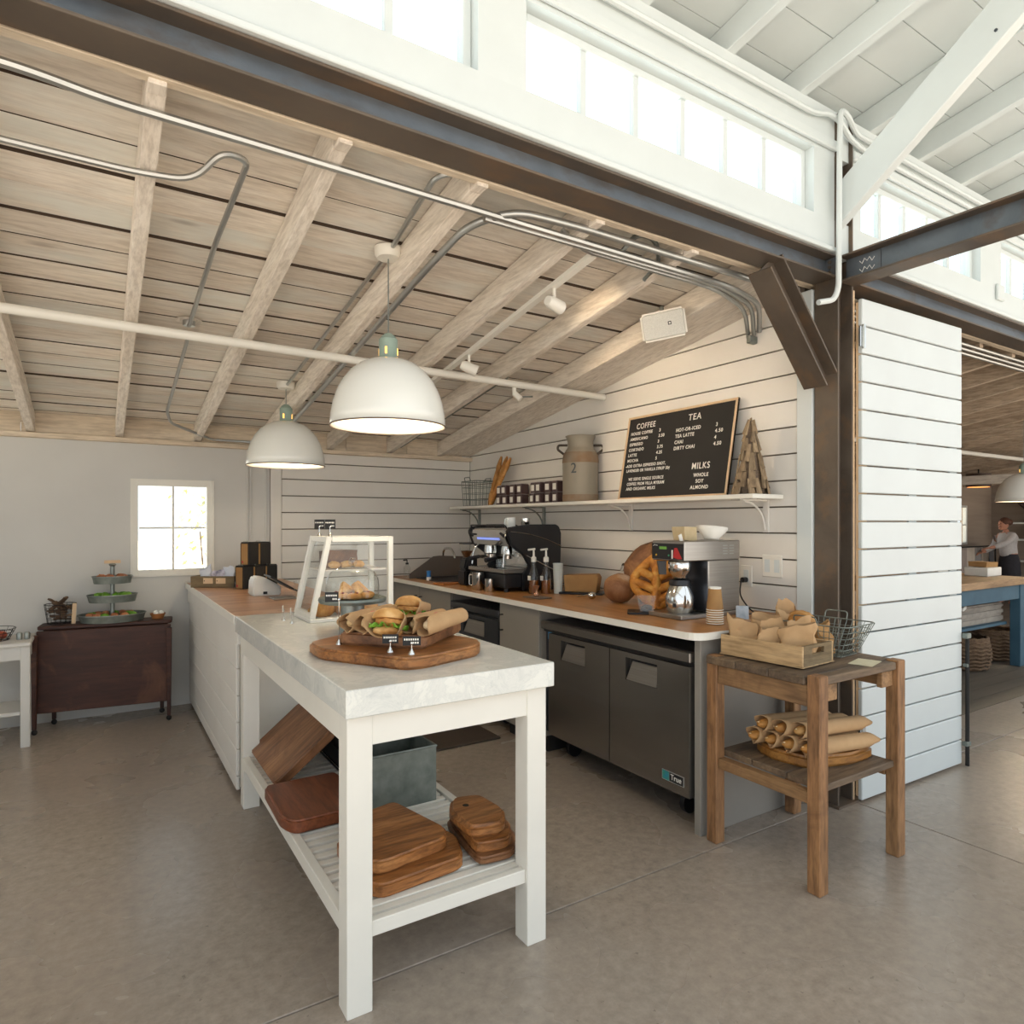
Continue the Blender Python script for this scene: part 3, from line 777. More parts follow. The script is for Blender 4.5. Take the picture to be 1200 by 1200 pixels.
# ================================================================ DOOR AND CANE BOLT
dr = E('door_1', kind='structure', loc=(3.215, 1.83, 0), rz=radians(-1.2))
for k in range(18):
    z0 = .012 + k*.1392
    MB().box(0, .985, 0, .022, z0+.004, z0+.1355).done('board', W_DOOR, dr, bev=.0035)
for x in (.004, .47, .90):
    MB().box(x, x+.075, .0225, .034, .03, 2.50).done('stile', PALEW if x < .1 else W_DOOR, dr)
MB().box(-.03, .02, -.008, -.001, 2.27, 2.37).tube([(-.004, -.012, 2.26), (-.004, -.012, 2.38)], .008, 8).done('hinge', CHROME, dr)
MB().box(-.03, .02, -.008, -.001, .30, .40).tube([(-.004, -.012, .29), (-.004, -.012, .41)], .008, 8).done('hinge', CHROME, dr)
cb = MB().tube([(1.005, -.02, .005), (1.005, -.02, .76)], .011, 8).done('cane_bolt', BLACKM, dr, smooth=40)
MB().box(.975, 1.022, -.034, -.004, .735, .765).box(.975, 1.022, -.034, -.004, .12, .145).box(.985, 1.0, -.03, -.004, .57, .59).done('bolt_bracket', GALV_D, cb, bev=.004)
MB(False).box(3.199, 3.211, 1.866, 1.90, 0, 2.56).done('trim_2', PALEW, kind='structure')

# ================================================================ COUNTER AND TABLE
st = E('serving_table', 'white marble-topped table with slatted lower shelf in front of the counter', 'table', loc=(.93, 2.63, 0))
MB(st).box(.58, 1.288, 1.772, 3.484, .855, .935).done('marble_top', MARB, st, bev=.003)
for x, y in ((.593, 1.803), (1.20, 1.803), (.605, 3.402), (1.195, 3.402)):
    MB(st).box(x, x+.075, y, y+.075, 0, .855).done('leg', W_TABLE, st, bev=.002)
MB(st).box(.668, 1.20, 1.808, 1.830, .762, .855).done('apron', W_TABLE, st)
MB(st).box(.602, .624, 1.878, 3.402, .762, .855).done('apron', W_TABLE, st)
MB(st).box(1.243, 1.265, 1.878, 3.402, .762, .855).done('apron', W_TABLE, st)
MB(st).box(.668, 1.20, 1.815, 1.842, .205, .25).done('shelf_rail', W_TABLE, st, bev=.002)
MB(st).box(.600, .632, 1.878, 3.402, .205, .256).done('shelf_rail', W_TABLE, st, bev=.002)
MB(st).box(1.236, 1.268, 1.878, 3.402, .205, .256).done('shelf_rail', W_TABLE, st, bev=.002)
MB(st).box(.668, 1.20, 3.42, 3.447, .205, .25).done('shelf_rail', W_TABLE, st, bev=.002)
sl = MB().box(-.302, .302, -.0165, .0165, .208, .249).done('slat', W_TABLE, st, bev=.002, loc=(.0, 1.905-2.63, 0))
for k in range(1, 29): inst(sl, (0, 1.905-2.63+k*.0525, 0))
MB(st).box(.632, 1.236, 1.858, 1.884, .205, .246).done('shelf_rail', W_TABLE, st)

ct = E('service_counter', 'white boarded counter with a butcher block top, running to the back wall', 'counter', loc=(.93, 4.6, 0))
MB(ct).box(.622, 1.27, 3.60, 5.60, .04, .80).done('body', W_TABLE, ct)
for k in range(6):
    z1 = .785 - k*.1375
    MB(ct).box(.603, .6215, 3.59, 5.60, max(z1-.1345, .03), z1).done('board', W_CAFE, ct, bev=.004)
MB(ct).box(.592, .6215, 3.487, 5.60, .79, .895).done('board', W_CAFE, ct, bev=.002)
MB(ct).box(.622, 1.288, 3.487, 5.60, .80, .895).done('under_frame', W_TABLE, ct)
MB(ct).box(.5805, 1.288, 3.487, 5.60, .896, .935).done('wood_top', BUTCH, ct, bev=.002)
MB(ct).box(.574, .58, 3.487, 5.60, .895, .936).done('edge_strip', W_TABLE, ct)

wt = E('worktop', 'long butcher block worktop with a white edge along the partition', 'worktop', loc=(2.64, 3.8, .88))
pl_ = lambda i: [(2.205+i+.07-.07*cos(a), 1.985+i+.07-.07*sin(a)) for a in [pi/2*k/5 for k in range(6)]]
MB(wt).prism([(2.205, 5.58)] + pl_(0) + [(3.066, 1.985), (3.066, 5.58)], 'z', .88, .9125).done('white_edge', W_TABLE, wt)
MB(wt).prism([(2.209, 5.58)] + pl_(.004) + [(3.066, 1.989), (3.066, 5.58)], 'z', .9127, .915).done('wood_surface', BUTCH2, wt)

MB(wt).box(2.27, 3.06, 2.022, 2.058, 0, .879).done('side_panel', GREYC, wt, bev=.002, label='grey side panel')

def handle_pull(root, x, y, z, horiz=False, L=.09):
    MB(root).tube(rnd([(x, y, z-L/2), (x-.028, y, z-L/2), (x-.028, y, z+L/2), (x, y, z+L/2)], .01, 3), .0045, 6).done('handle', BLACKM, root, smooth=50)
def cabinet(label, y0, y1, doors, pulls):
    r = E('base_cabinet', label, 'cabinet', loc=(2.6, (y0+y1)/2, 0), group=None)
    MB(r).box(2.275, 3.04, y0, y1, .10, .878).done('carcass', GREYC, r)
    MB(r).box(2.33, 3.0, y0+.01, y1-.01, 0, .0995).done('plinth', BLACKM, r)
    n = doors; dw = (y1-y0)/n
    for i in range(n):
        dd = MB(r).box(2.255, 2.274, y0+i*dw+.003, y0+(i+1)*dw-.003, .105, .866).done('door', GREYC, r, bev=.002)
        y, z = pulls[i]
        MB(r).tube(rnd([(2.255, y, z-.05), (2.225, y, z-.05), (2.225, y, z+.05), (2.255, y, z+.05)], .012, 3), .005, 6).done('handle', BLACKM, dd, smooth=50)
    return r
cabinet('warm grey single door cabinet between the two steel fridges', 3.262, 3.722, 1, [(3.68, .745)])
cabinet('warm grey double door cabinet under the sink in the back corner', 4.435, 5.56, 2, [(4.95, .74), (5.05, .74)])

def fridge(label, y0, y1, ndoor, mats, lip, handle_w, casters=True, badge=False):
    body, face, hm = mats
    r = E('undercounter_fridge', label, 'fridge', loc=(2.6, (y0+y1)/2, 0))
    MB(r).box(2.29, 2.98, y0, y1, .145, .812).done('cabinet_body', body, r, bev=.003)
    MB(r).box(2.250, 2.2895, y0, y1, .765, .812).done('top_lip', lip, r, bev=.004)
    MB(r).box(2.2745, 2.2895, y0, y1, .748, .765).done('vent_gap', BLACK, r)
    yl = y1 - .075 if ndoor == 2 else y1 - .02
    dw = (yl - y0 - .006)/ndoor
    for i in range(ndoor):
        a, b = y0+.004+i*dw, y0+.004+(i+1)*dw-.006
        # pocket handle: hole in the face with a black recess and a sloped plate
        hc = b - .12 - handle_w/2 if ndoor == 2 else (a+b)/2
        h0, h1, hz0, hz1 = hc-handle_w/2, hc+handle_w/2, .610, .722
        m = MB(r)
        for q in ((a, h0, .155, .747), (h1, b, .155, .747), (h0, h1, .155, hz0), (h0, h1, hz1, .747)):
            m.box(2.250, 2.2885, q[0], q[1], q[2], q[3])
        dd = m.done('door', face, r)
        MB(r).box(2.280, 2.2885, h0, h1, hz0, hz1).done('handle_recess', BLACK, dd)
        MB(r).hexa([(2.2495, h0+.006, hz0+.002), (2.2495, h1-.006, hz0+.002), (2.262, h1-.006, hz0+.002), (2.262, h0+.006, hz0+.002),
                    (2.270, h0+.012, hz1-.018), (2.270, h1-.03, hz1-.018), (2.276, h1-.03, hz1-.018), (2.276, h0+.012, hz1-.018)]).done('handle', hm, dd)
    for x in (2.42, 2.9):
        for y in (y0+.16, y1-.11):
            c = MB(r).tube([(x, y-.014, .052), (x, y+.014, .052)], .052, 16).done('caster', BLACK, r, smooth=40)
            MB(r).box(x-.02, x+.02, y-.022, y+.022, .10, .145).done('caster_fork', GALV, c)
    return r
f1 = fridge('larger two door stainless undercounter fridge next to the grey end panel', 2.066, 3.238, 2, (INOX_D, INOX_F, INOX), INOX_F, .22)
bd = MB(f1).box(2.2475, 2.2498, 2.10, 2.235, .197, .243).done('badge', plain('silver_badge', 'b7b7b5', .4, .5), f1)
MB(f1).box(2.2468, 2.2474, 2.19, 2.232, .200, .240).done('badge_blue', plain('badge_blue_green', '2a86a8', .4, h2='3d8a4a', scale=24), bd)
MB(f1).box(2.2468, 2.2474, 2.103, 2.188, .200, .240).done('badge_black', BLACK, bd)
text('True', .036, tuple(V((2.2462, 2.18, .210)) - V(f1.location)), (pi/2, 0, -pi/2), CHALK, bd, sx=.95)
MB(f1).box(2.2885, 2.2895, 3.175, 3.215, .70, .745).done('blue_sticker', plain('energy_sticker_blue', '2f7fb8', .5, h2='5aa2cf', scale=60), f1)
fridge('smaller steel fridge set between the grey cabinets behind the sandwiches', 3.728, 4.428, 1, (INOX_D, INOX_D, INOX), INOX_D, .30)
MB(False).box(-.35, .35, -.7, .7, 0, .012).done('floor_mat', plain('dark_rubber_mat', '3d332b', .8, h2='463b32', scale=30, bump=.3), loc=(1.86, 4.33, .001), bev=.004, label='dark rubber mat on the floor behind the counter', cat='mat')

# ================================================================ WALL SHELF
sh = E('wall_shelf', 'long white shelf on curved iron brackets along the shiplap partition', 'shelf', loc=(2.95, 3.85, 1.522))
MB(sh).box(2.815, 3.066, 2.165, 5.56, 1.522, 1.546).done('shelf_board', W_TABLE, sh, bev=.003)
for y in (2.27, 3.335, 4.36, 5.42):
    MB(sh).box(3.056, 3.068, y-.016, y+.016, 1.345, 1.5215).box(2.86, 3.056, y-.010, y+.010, 1.513, 1.5215).tube([(3.05 - .17*(1-cos(t)), y, 1.36 + .15*sin(t)) for t in [pi/2*i/8 for i in range(9)]], .006, 6).done('bracket', W_CAFE if y < 4 else GALV, sh)

# menu board: built facing -Y, then turned to the partition and leaned back
mb = E('menu_board', 'black felt letter board with the coffee and tea menu, pale wooden frame', 'sign', loc=(2.925, 2.872, 1.5475), rz=-pi/2, rx=radians(-10.5))
bw, bh = .445, .562
MB().box(-bw, bw, .006, .018, .002, bh).done('felt_panel', BLACKM, mb)
m = MB().box(-bw, bw, 0, .020, 0, .014).box(-bw, bw, 0, .020, bh-.014, bh).box(-bw, -bw+.014, 0, .020, .014, bh-.014).box(bw-.014, bw, 0, .020, .014, bh-.014)
m.done('frame', PALEW, mb, bev=.002)
felt = []
def T(s, u, v, size, al='LEFT', sx=1.0):
    text(s, size*.90, (-bw + 2*bw*u, .0055, bh*(1-v)), (pi/2, 0, 0), CHALK, mb, 'lettering', align=al, sx=sx*.93, bold=.0005, space=1.16)
T('COFFEE', .095, .155, .058, sx=.92)
for s, p, v in (('HOUSE COFFEE', '3', .225), ('AMERICANO', '3.50', .29), ('ESPRESSO', '3', .355), ('CORTADO', '3.75', .42), ('LATTE', '4.25', .485), ('MOCHA', '5', .55)):
    T(s, .045, v, .031, sx=.98); T(p, .335, v, .031)
T('-ADD EXTRA ESPRESSO SHOT,', .035, .615, .030, sx=.93); T('LAVENDER OR VANILLA SYRUP 50¢', .05, .672, .030, sx=.86)
T('WE SERVE SINGLE SOURCE', .085, .775, .031, sx=.88); T('COFFEE FROM VILLA MYRIAM', .075, .832, .031, sx=.86); T('AND ORGANIC MILKS', .075, .889, .031, sx=.9)
T('TEA', .60, .155, .062)
for s, p, v in (('HOT-OR-ICED', '3', .265), ('TEA LATTE', '4.50', .332), ('CHAI', '4', .40), ('DIRTY CHAI', '4.50', .468)):
    T(s, .50, v, .034, sx=.95); T(p, .845, v, .034)
T('MILKS', .685, .70, .06, sx=.92); T('WHOLE', .71, .785, .034); T('SOY', .735, .85, .034); T('ALMOND', .695, .915, .034)

# milk can
mc = E('milk_can', 'rusty grey metal milk can with two handles on the wall shelf', 'milk can', loc=(2.94, 3.73, 1.547))
MB().lathe([(0, .0), (.124, 0), (.127, .006), (.128, .27), (.128, .30), (.122, .335), (.108, .365), (.096, .380), (.092, .39), (.092, .43), (.104, .462), (.108, .47), (.104, .472), (.087, .44), (.087, .39)], 36).done('body', RUST, mc, smooth=40)
RB = plain('rust_band', '8a6a4c', .75, h2='8f8270', scale=9)
MB().lathe([(.1285, .275), (.1305, .285), (.1295, .30), (.124, .335), (.1155, .352)], 36).done('rust_band', RB, mc, smooth=60)
MB().lathe([(.1285, .002), (.1295, .02), (.1285, .05)], 36).done('rust_band', RB, mc, smooth=60)
for a in (-.563, -.563+pi):
    MB().tube(rnd([(.118*cos(a), .118*sin(a), .34), (.165*cos(a), .165*sin(a), .375), (.16*cos(a), .16*sin(a), .405), (.094*cos(a), .094*sin(a), .405)], .03), .0085, 8).done('handle', plain('dark_iron', '4f463d', .6, .4), mc, smooth=60)
text('2', .10, (-.131*cos(.35), -.131*sin(.35), .20), (pi/2, 0, -pi/2+.35), plain('faded_stencil', '4d5357', .8), mc, 'painted_mark', .0004)

# driftwood tree
dt = E('driftwood_tree', 'small cone tree made of driftwood pieces at the near end of the wall shelf', 'ornament', loc=(2.94, 2.275, 1.547))
MB().lathe([(.075, .005), (.04, .25), (.012, .39), (0, .395)], 10).done('core', RECLAIM_D, dt)
DRIFT = wood('driftwood', ['7d6a52', '9a8467', 'b39c7c'], 'z', 4, .75, .28, .4)
n = 0
for row in range(8):
    z = .03 + row*.047; rad = .088*(1 - row/9.3)
    k = max(4, 10 - row)
    for i in range(k):
        a = 2*pi*i/k + row*.4 + R.uniform(-.2, .2)
        hgt, wd = R.uniform(.075, .115)*(1-row*.03), R.uniform(.015, .027)*(1-row*.04)
        m = MB().hexa([(-wd, -.004, -hgt*.5), (wd, -.004, -hgt*.45), (wd*.9, .005, -hgt*.5), (-wd*.8, .005, -hgt*.5), (-wd*.6, -.003, hgt*.5), (wd*.45, -.003, hgt*.45), (wd*.4, .003, hgt*.5), (-wd*.5, .003, hgt*.48)])
        m.jitter(.006, 30, n); n += 1
        m.xf(M.Translation((rad*cos(a), rad*sin(a), z)) @ M.Rotation(a-pi/2, 4, 'Z') @ M.Rotation(.20+R.uniform(-.06, .06), 4, 'X') @ M.Rotation(R.uniform(-.25, .25), 4, 'Y'))
        m.done('driftwood_piece', DRIFT, dt)
MB().hexa([(-.014, -.005, .33), (.016, -.005, .33), (.016, .006, .33), (-.014, .006, .33), (-.004, -.003, .405), (.006, -.003, .41), (.006, .003, .41), (-.004, .003, .405)]).done('driftwood_piece', DRIFT, dt)

# jars / packs on the shelf: label on the face
pk = E('coffee_pack', 'dark square pack with a white label on the wall shelf, one of a double row', 'pack', loc=(2.93, 4.87, 1.5468), group='dark packs on the wall shelf')
MB().box(-.038, .038, -.036, .036, 0, .078).done('pack_body', plain('dark_brown_pack', '4a3636', .5, h2='54403e', scale=30), pk, bev=.004)
MB().box(-.0388, -.0382, -.022, .022, .016, .062).done('label', PAPERW, pk)
MB().box(-.034, .034, -.032, .032, .078, .083).done('lid', plain('clear_lid', 'a49a98', .3), pk, bev=.002)
ys = (4.80, 4.71, 4.58, 4.48, 4.28, 4.20, 4.08, 3.98)
NTH = ('first', 'second', 'third', 'fourth', 'fifth', 'sixth', 'seventh', 'eighth')
for i_, y in enumerate(ys):
    for lv in range(2):
        lab = 'dark pack with a white label on the wall shelf, %s row, %s from the left' % (('lower', 'upper')[lv], NTH[i_])
        if i_ == 0 and lv == 0: pk.location = (2.93, y, 1.5468); pk['label'] = lab
        else: dup(pk, (2.93 + R.uniform(-.006, .006), y, 1.5468 + lv*.0835), R.uniform(-.08, .08), lab)
# wire basket with bottles of the shelf corner
wk = E('wire_basket', 'small grey wire basket in the far corner of the wall shelf', 'basket', loc=(2.93, 5.22, 1.5468))
wire_basket(wk, .18, .24, .20, .28, .22, 5, 6, 4, .0022, GALV_D, handles=True)
# three baguettes leaning
bg = E('baguette', 'leftmost of three thin baguettes leaning on the wall shelf', 'bread', loc=(2.93, 5.02, 1.5468), group='baguettes leaning on the shelf')
def baguette(L, r, seed):
    return MB().tube([(0, 0, L*t) for t in [i/14 for i in range(15)]], lambda t: r*min(1, .35 + 5*min(t, 1-t))*(1 + .10*sin(t*34+seed)), 10)
baguette(.45, .021, 0).done('crust', CRUST, bg, smooth=60)
bg.rotation_euler = (.30, .12, 0)
dup(bg, (2.92, 4.955, 1.5468), None, 'middle one of three thin baguettes leaning on the wall shelf').rotation_euler = (.31, .14, .2)
dup(bg, (2.87, 4.905, 1.5468), None, 'rightmost of three thin baguettes leaning on the wall shelf').rotation_euler = (.42, .22, .1)

# ================================================================ ON THE TABLE AND COUNTER
ZT = .9352
def slab_board(label, poly, z0, th, mat=ACACIA, group=None, name='wooden_board', bev=.008, hole=None):
    cx = sum(p[0] for p in poly)/len(poly); cy = sum(p[1] for p in poly)/len(poly)
    # densify and soften the outline
    pts = []
    n = len(poly)
    for i in range(n):
        a, b, c = V(poly[i-1]), V(poly[i]), V(poly[(i+1) % n])
        k = min(.035, (a-b).length*.4, (c-b).length*.4)
        p0, p1 = b+(a-b).normalized()*k, b+(c-b).normalized()*k
        for j in range(4):
            t = j/3; q = p0*(1-t)**2 + b*2*t*(1-t) + p1*t*t
            pts.append((q.x-cx, q.y-cy))
    m = MB().prism(pts, 'z', 0, th)
    o = m.done(name, mat, loc=(cx, cy, z0), bev=bev, seg=3, smooth=70, label=label, cat='board', group=group)
    if hole:
        MB().lathe([(.012, th+.0006), (0, th+.0006)], 12, (hole[0]-cx, hole[1]-cy, 0)).done('finger_hole', BLACKM, o)
    return o
slab_board('large acacia board on the marble, under the smaller sandwich board', [(.633, 2.36), (.635, 2.21), (.815, 1.91), (.885, 1.905), (1.12, 1.985), (1.18, 2.08), (1.09, 2.42), (.94, 2.56)], ZT, .040)
slab_board('smaller thick board carrying the wrapped sandwiches', [(.705, 2.25), (.92, 2.005), (1.21, 2.27), (.99, 2.53)], ZT+.0405, .044, ACACIA_D)

uu, vv = V((.707, .707, 0)), V((.653, -.757, 0))
zs = ZT + .085
def frame_mtx(o, xd):
    x = V(xd).normalized(); y = V((0, 0, 1)).cross(x).normalized(); z = x.cross(y)
    m = M((x, y, z)).transposed().to_4x4(); m.translation = V(o); return m
def wrap(label, o, xd, L, r, seed):
    """kraft roll with a bread end showing in its open mouth; local x = into the roll"""
    root = E('wrapped_sandwich', label, 'sandwich', loc=o, group='kraft wrapped sandwiches')
    mt = frame_mtx((0, 0, 0), xd)
    prof = []
    m = MB()
    def fn(u, v):
        a = 2*pi*v
        ragged = .012*sin(3*a+seed) + (.03 if .3 < v < .7 else 0)
        x = -ragged*(1-u) + L*u
        rr = r*(1.10-.25*u) * (1 + .05*noise.noise(V((u*6, cos(a)*1.5, sin(a)*1.5+seed))))
        if u > .98: rr *= .55
        return mt @ V((x, rr*cos(a)*1.05, rr*sin(a)*.92 + r*.95))
    m.grid(fn, 14, 20).done('paper_sleeve', KRAFT, root, smooth=60, solid=.002)
    MB().ell((0, 0, 0), (.06, r*.78, r*.68), 14, 10, .10, 4, seed=seed, mtx=mt @ M.Translation((.062, 0, r*.92))).done('bread_end', CRUMB, root, smooth=60)
    s = MB()
    for k, (a, x) in enumerate(((1.2, .35), (.7, .7))):
        c = mt @ V((L*x, r*.90*cos(a), r*.95 + r*.85*sin(a)))
        s.ell(c, (.012, .010, .006), 8, 6)
    s.done('red_stamp', RED, root, smooth=60)
    return root
e0 = V((.715, 2.25, zs))
wrap('leftmost kraft wrapped sandwich on the small board', e0 + vv*.03, (.80, .60, .03), .30, .032, 1)
wrap('second kraft wrapped sandwich from the left, mouth gaping', e0 + vv*.095 - uu*.01, (.74, .68, .05), .28, .031, 2)
wrap('kraft wrapped sandwich second from the right, behind the front roll', e0 + vv*.255 + uu*.035, (.80, .60, .02), .25, .030, 4)
wrap('rightmost kraft wrapped sandwich, nearest the front of the board', e0 + vv*.315 + uu*.015, (.84, .54, .02), .27, .033, 5)
def burger(label, o, yaw, s=1.0, tilt=.5):
    root = E('burger', label, 'sandwich', loc=o, rz=yaw, group=None)
    T_ = M.Rotation(tilt, 4, 'X')
    MB().ell((0, 0, 0), (.062*s, .058*s, .040*s), 20, 12, .04, 3, flat=-.1, mtx=T_ @ M.Translation((0, 0, .018*s))).done('top_bun', BUN, root, smooth=60)
    MB().ell((0, 0, 0), (.058*s, .055*s, .022*s), 20, 10, .04, 3, mtx=T_ @ M.Translation((0, 0, -.030*s))).done('bottom_bun', BUN, root, smooth=60)
    MB().ell((0, 0, 0), (.056*s, .054*s, .020*s), 20, 12, .25, 7, mtx=T_ @ M.Translation((.006, -.006, .0))).done('fried_filling', CHICK, root, smooth=60)
    def lf(u, v):
        a = 2*pi*u; r = (.02 + .048*v)*s*(1 + .10*sin(7*a))
        return T_ @ V((r*cos(a), r*sin(a), -.014*s + .010*s*v*sin(11*a)))
    MB().grid(lf, 66, 4).done('lettuce', LEAF, root, smooth=80, solid=.0015)
    def pw(u, v):
        a = pi*(.93 + 1.14*u) + .25; r = (.076 - .040*v)*s
        y = -.062*s + .21*s*v + .014*s*sin(5*a)*(1-v)
        return T_ @ V((r*cos(a), y, r*.92*sin(a) + .008*s))
    MB().grid(pw, 20, 8).done('paper_cone', KRAFT, root, smooth=60, solid=.0018)
    return root
burger('open burger with lettuce at the front middle of the small board', e0 + vv*.185 + uu*.005 + V((0, 0, .036)), radians(-40), .92, -.30)
burger('burger behind, higher up, peeking out of its paper', e0 + vv*.185 + uu*.19 + V((0, 0, .062)), radians(-50), .85, -.12)

def clip_sign(label, loc, yaw, h=.035, w=.052, ch=.030, lines=2, dx=0, card=SLATE):
    r = E('sign_clip', label, 'price sign', loc=loc, rz=yaw)
    MB().lathe([(0, 0), (.011, 0), (.010, .004), (.004, .014), (.0025, .018)], 14).tube([(0, 0, .016), (0, 0, h)], .0016, 6).ell((0, 0, h), (.005, .004, .006), 8, 6).done('clip_base', CHROME, r, smooth=50)
    c = MB().box(dx-w/2, dx+w/2, .004, .0055, h-.008, h-.008+ch).done('card', card, r)
    if card is SLATE:
        for i in range(lines):
            m = MB()
            for q in range(7):
                xx = dx - w*.42 + w*.84*q/7
                zz = h-.008+ch*(.66-.36*i)
                if i == 1 and q < 4: continue
                m.box(xx, xx+w*.075, .0032, .0039, zz-.003, zz+.003)
            m.done('chalk_writing', CHALK, c, kind='stuff')
    return r
clip_sign('left one of two black price signs at the front edge of the large board', (.812, 2.03, ZT+.0405), radians(-28))
clip_sign('right one of two black price signs at the front edge of the large board', (.856, 1.958, ZT+.0405), radians(-28), .035, .058)
clip_sign('black price sign on a tall pin left of the sandwiches, before the cake stand', (.712, 2.252, ZT+.0405), radians(-25), .155, .046, .034, 2, -.025)
clip_sign('far one of two small silver sign stands left of the pastry case', (.748, 3.20, ZT), radians(70), .05, .035, .03, card=PAPERW)
clip_sign('near one of two small silver sign stands left of the pastry case', (.757, 3.09, ZT), radians(70), .05, .035, .03, card=PAPERW)

# cake stand
cs = E('cake_stand', 'galvanized metal cake stand with a glass dome over pastries', 'cake stand', loc=(.89, 2.635, ZT))
MB().lathe([(0, 0), (.062, 0), (.060, .006), (.050, .06), (.047, .13), (.05, .132)], 32).done('pedestal', GALV, cs, smooth=40)
MB().lathe([(0, .132), (.10, .132), (.132, .137), (.137, .148), (.134, .157), (.128, .152), (0, .150)], 40).done('plate', GALV_D, cs, smooth=40)
gd = MB().lathe([(.106, .152), (.108, .20), (.104, .235), (.088, .262), (.055, .278), (0, .283)], 36).done('glass_dome', GLASS, cs, smooth=60)
MB().ell((0, 0, .302), (.017, .017, .019), 14, 10).lathe([(.010, .281), (.006, .288)], 12).done('knob', GLASS, gd, smooth=60)
ga = E('galette', 'flat red berry scones on the galvanized cake stand under the glass dome', 'pastry', loc=(.89, 2.635, ZT+.151))
for k in range(7):
    a = 2*pi*k/7
    MB().ell((.058*cos(a), .058*sin(a), .014), (.036, .030, .016), 12, 8, .12, 5, flat=-.8, seed=k).done('scone', CRUST, ga, smooth=60)
    MB().ell((.066*cos(a+.2), .066*sin(a+.2), .029), (.006, .006, .004), 8, 6).ell((.050*cos(a-.2), .050*sin(a-.2), .029), (.005, .005, .004), 8, 6).done('berry', plain('berry_red', '7d1f22', .35), ga, smooth=60)
for k, (x, y, a) in enumerate(((-.035, .01, .4), (.03, .02, -.3), (.0, -.03, 1.2))):
    s_ = MB().prism([(-.045, -.02), (.045, -.02), (.0, .035)], 'z', 0, .03).xf(M.Translation((x, y, .032)) @ M.Rotation(a, 4, 'Z') @ M.Rotation(.9, 4, 'X')).done('tall_scone', BUN, None, bev=.006, smooth=50, loc=(.89, 2.635, ZT+.151), label='%s pale triangular scone standing under the glass dome' % ('left', 'right', 'front')[k], cat='pastry')

# pastry case
pc = E('pastry_case', 'white framed clear pastry case with a slanted front on the marble', 'display case', loc=(1.03, 3.19, ZT))
x0, x1, y0, y1, z0, z1, xt = .826, 1.232, 3.04, 3.33, ZT, 1.331, .905
def bar(m, p, q, w_=.0125):
    p, q = V(p), V(q); d = (q-p).normalized(); s_ = d.cross(V((0, 1, 0)))
    if s_.length < .1: s_ = V((1, 0, 0))
    s_.normalize(); t = d.cross(s_)
    m.hexa([p-s_*w_-t*w_, p+s_*w_-t*w_, p+s_*w_+t*w_, p-s_*w_+t*w_, q-s_*w_-t*w_, q+s_*w_-t*w_, q+s_*w_+t*w_, q-s_*w_+t*w_])
k_ = .012
MB(pc).box(x0, x1, y0, y1, z0, z0+.018).done('base', W_TABLE, pc, bev=.003)
for y in (y0+k_, y1-k_):
    m = MB(pc)
    bar(m, (x0+k_, y, z0+.018), (xt+k_, y, z1)); bar(m, (x1-k_, y, z0+.018), (x1-k_, y, z1)); bar(m, (xt+k_+.011, y, z1-k_), (x1-k_-.011, y, z1-k_))
    m.done('side_frame', W_TABLE, pc, bev=.002)
m = MB(pc)
bar(m, (xt+k_, y0+.024, z1-k_), (xt+k_, y1-.024, z1-k_)); m.done('cross_rail', W_TABLE, pc); m = MB(pc); bar(m, (x1-k_, y0+.024, z1-k_), (x1-k_, y1-.024, z1-k_)); m.done('cross_rail', W_TABLE, pc); m = MB(pc); bar(m, (x0+k_+.003, y0+.024, z0+.03), (x0+k_+.003, y1-.024, z0+.03))
m.done('cross_rail', W_TABLE, pc)
MB(pc).face([(x0+.02, y0+.012, z0+.02), (x1-.02, y0+.012, z0+.02), (x1-.02, y0+.012, z1-.02), (xt+.02, y0+.012, z1-.02)]).done('side_pane', ACRYL, pc)
MB(pc).face([(x0+.02, y1-.012, z0+.02), (x1-.02, y1-.012, z0+.02), (x1-.02, y1-.012, z1-.02), (xt+.02, y1-.012, z1-.02)]).done('side_pane', ACRYL, pc)
MB(pc).face([(x0+.012, y0+.02, z0+.03), (x0+.012, y1-.02, z0+.03), (xt+.012, y1-.02, z1-.02), (xt+.012, y0+.02, z1-.02)]).done('slanted_pane', ACRYL, pc)
MB(pc).face([(xt+.02, y0+.02, z1-.006), (xt+.02, y1-.02, z1-.006), (x1-.02, y1-.02, z1-.006), (x1-.02, y0+.02, z1-.006)]).done('top_pane', ACRYL, pc)
MB(pc).box(.895, x1-.025, y0+.025, y1-.025, 1.168, 1.176).done('inner_shelf', plain('pale_acrylic', 'd8cfc6', .2), pc)
MB().box(-.085, .085, -.03, .03, 0, .085).done('bark_log', crust('log_brown', '3f2318', '5a3522', '7c5232', 8), loc=(1.01, 3.20, 1.1765), sub=3, bev=0, smooth=40, label='dark bark slab standing on the inner shelf of the pastry case', cat='log')
lg_ = [o for o in C.objects if o.name == 'bark_log'][0]
for v in lg_.data.vertices:
    v.co += noise.noise_vector(v.co*24)*.007; v.co.z = max(v.co.z, 0)
for k, x in enumerate((.965, 1.025, 1.085)):
    MB().ell((0, 0, .018), (.03, .024, .019), 14, 10, .12, 5, flat=-.8, seed=k+9).done('biscuit', BUN, smooth=60, loc=(x, 3.125, 1.1768), label='%s pale biscuit lying before the dark bark slab in the pastry case' % ('left', 'middle', 'right')[k], cat='pastry')
def croissant(label, loc, rz):
    o = MB().tube([(.055*sin(t)*1.1, .055*(1-cos(t)), .030) for t in [(-1.25+2.5*i/14) for i in range(15)]], lambda t: (.008 + .026*sin(pi*t))*(1+.10*abs(sin(t*22))), 10)
    return o.done('croissant', CRUST, smooth=60, loc=loc, label=label, cat='pastry', rot=(0, 0, rz))
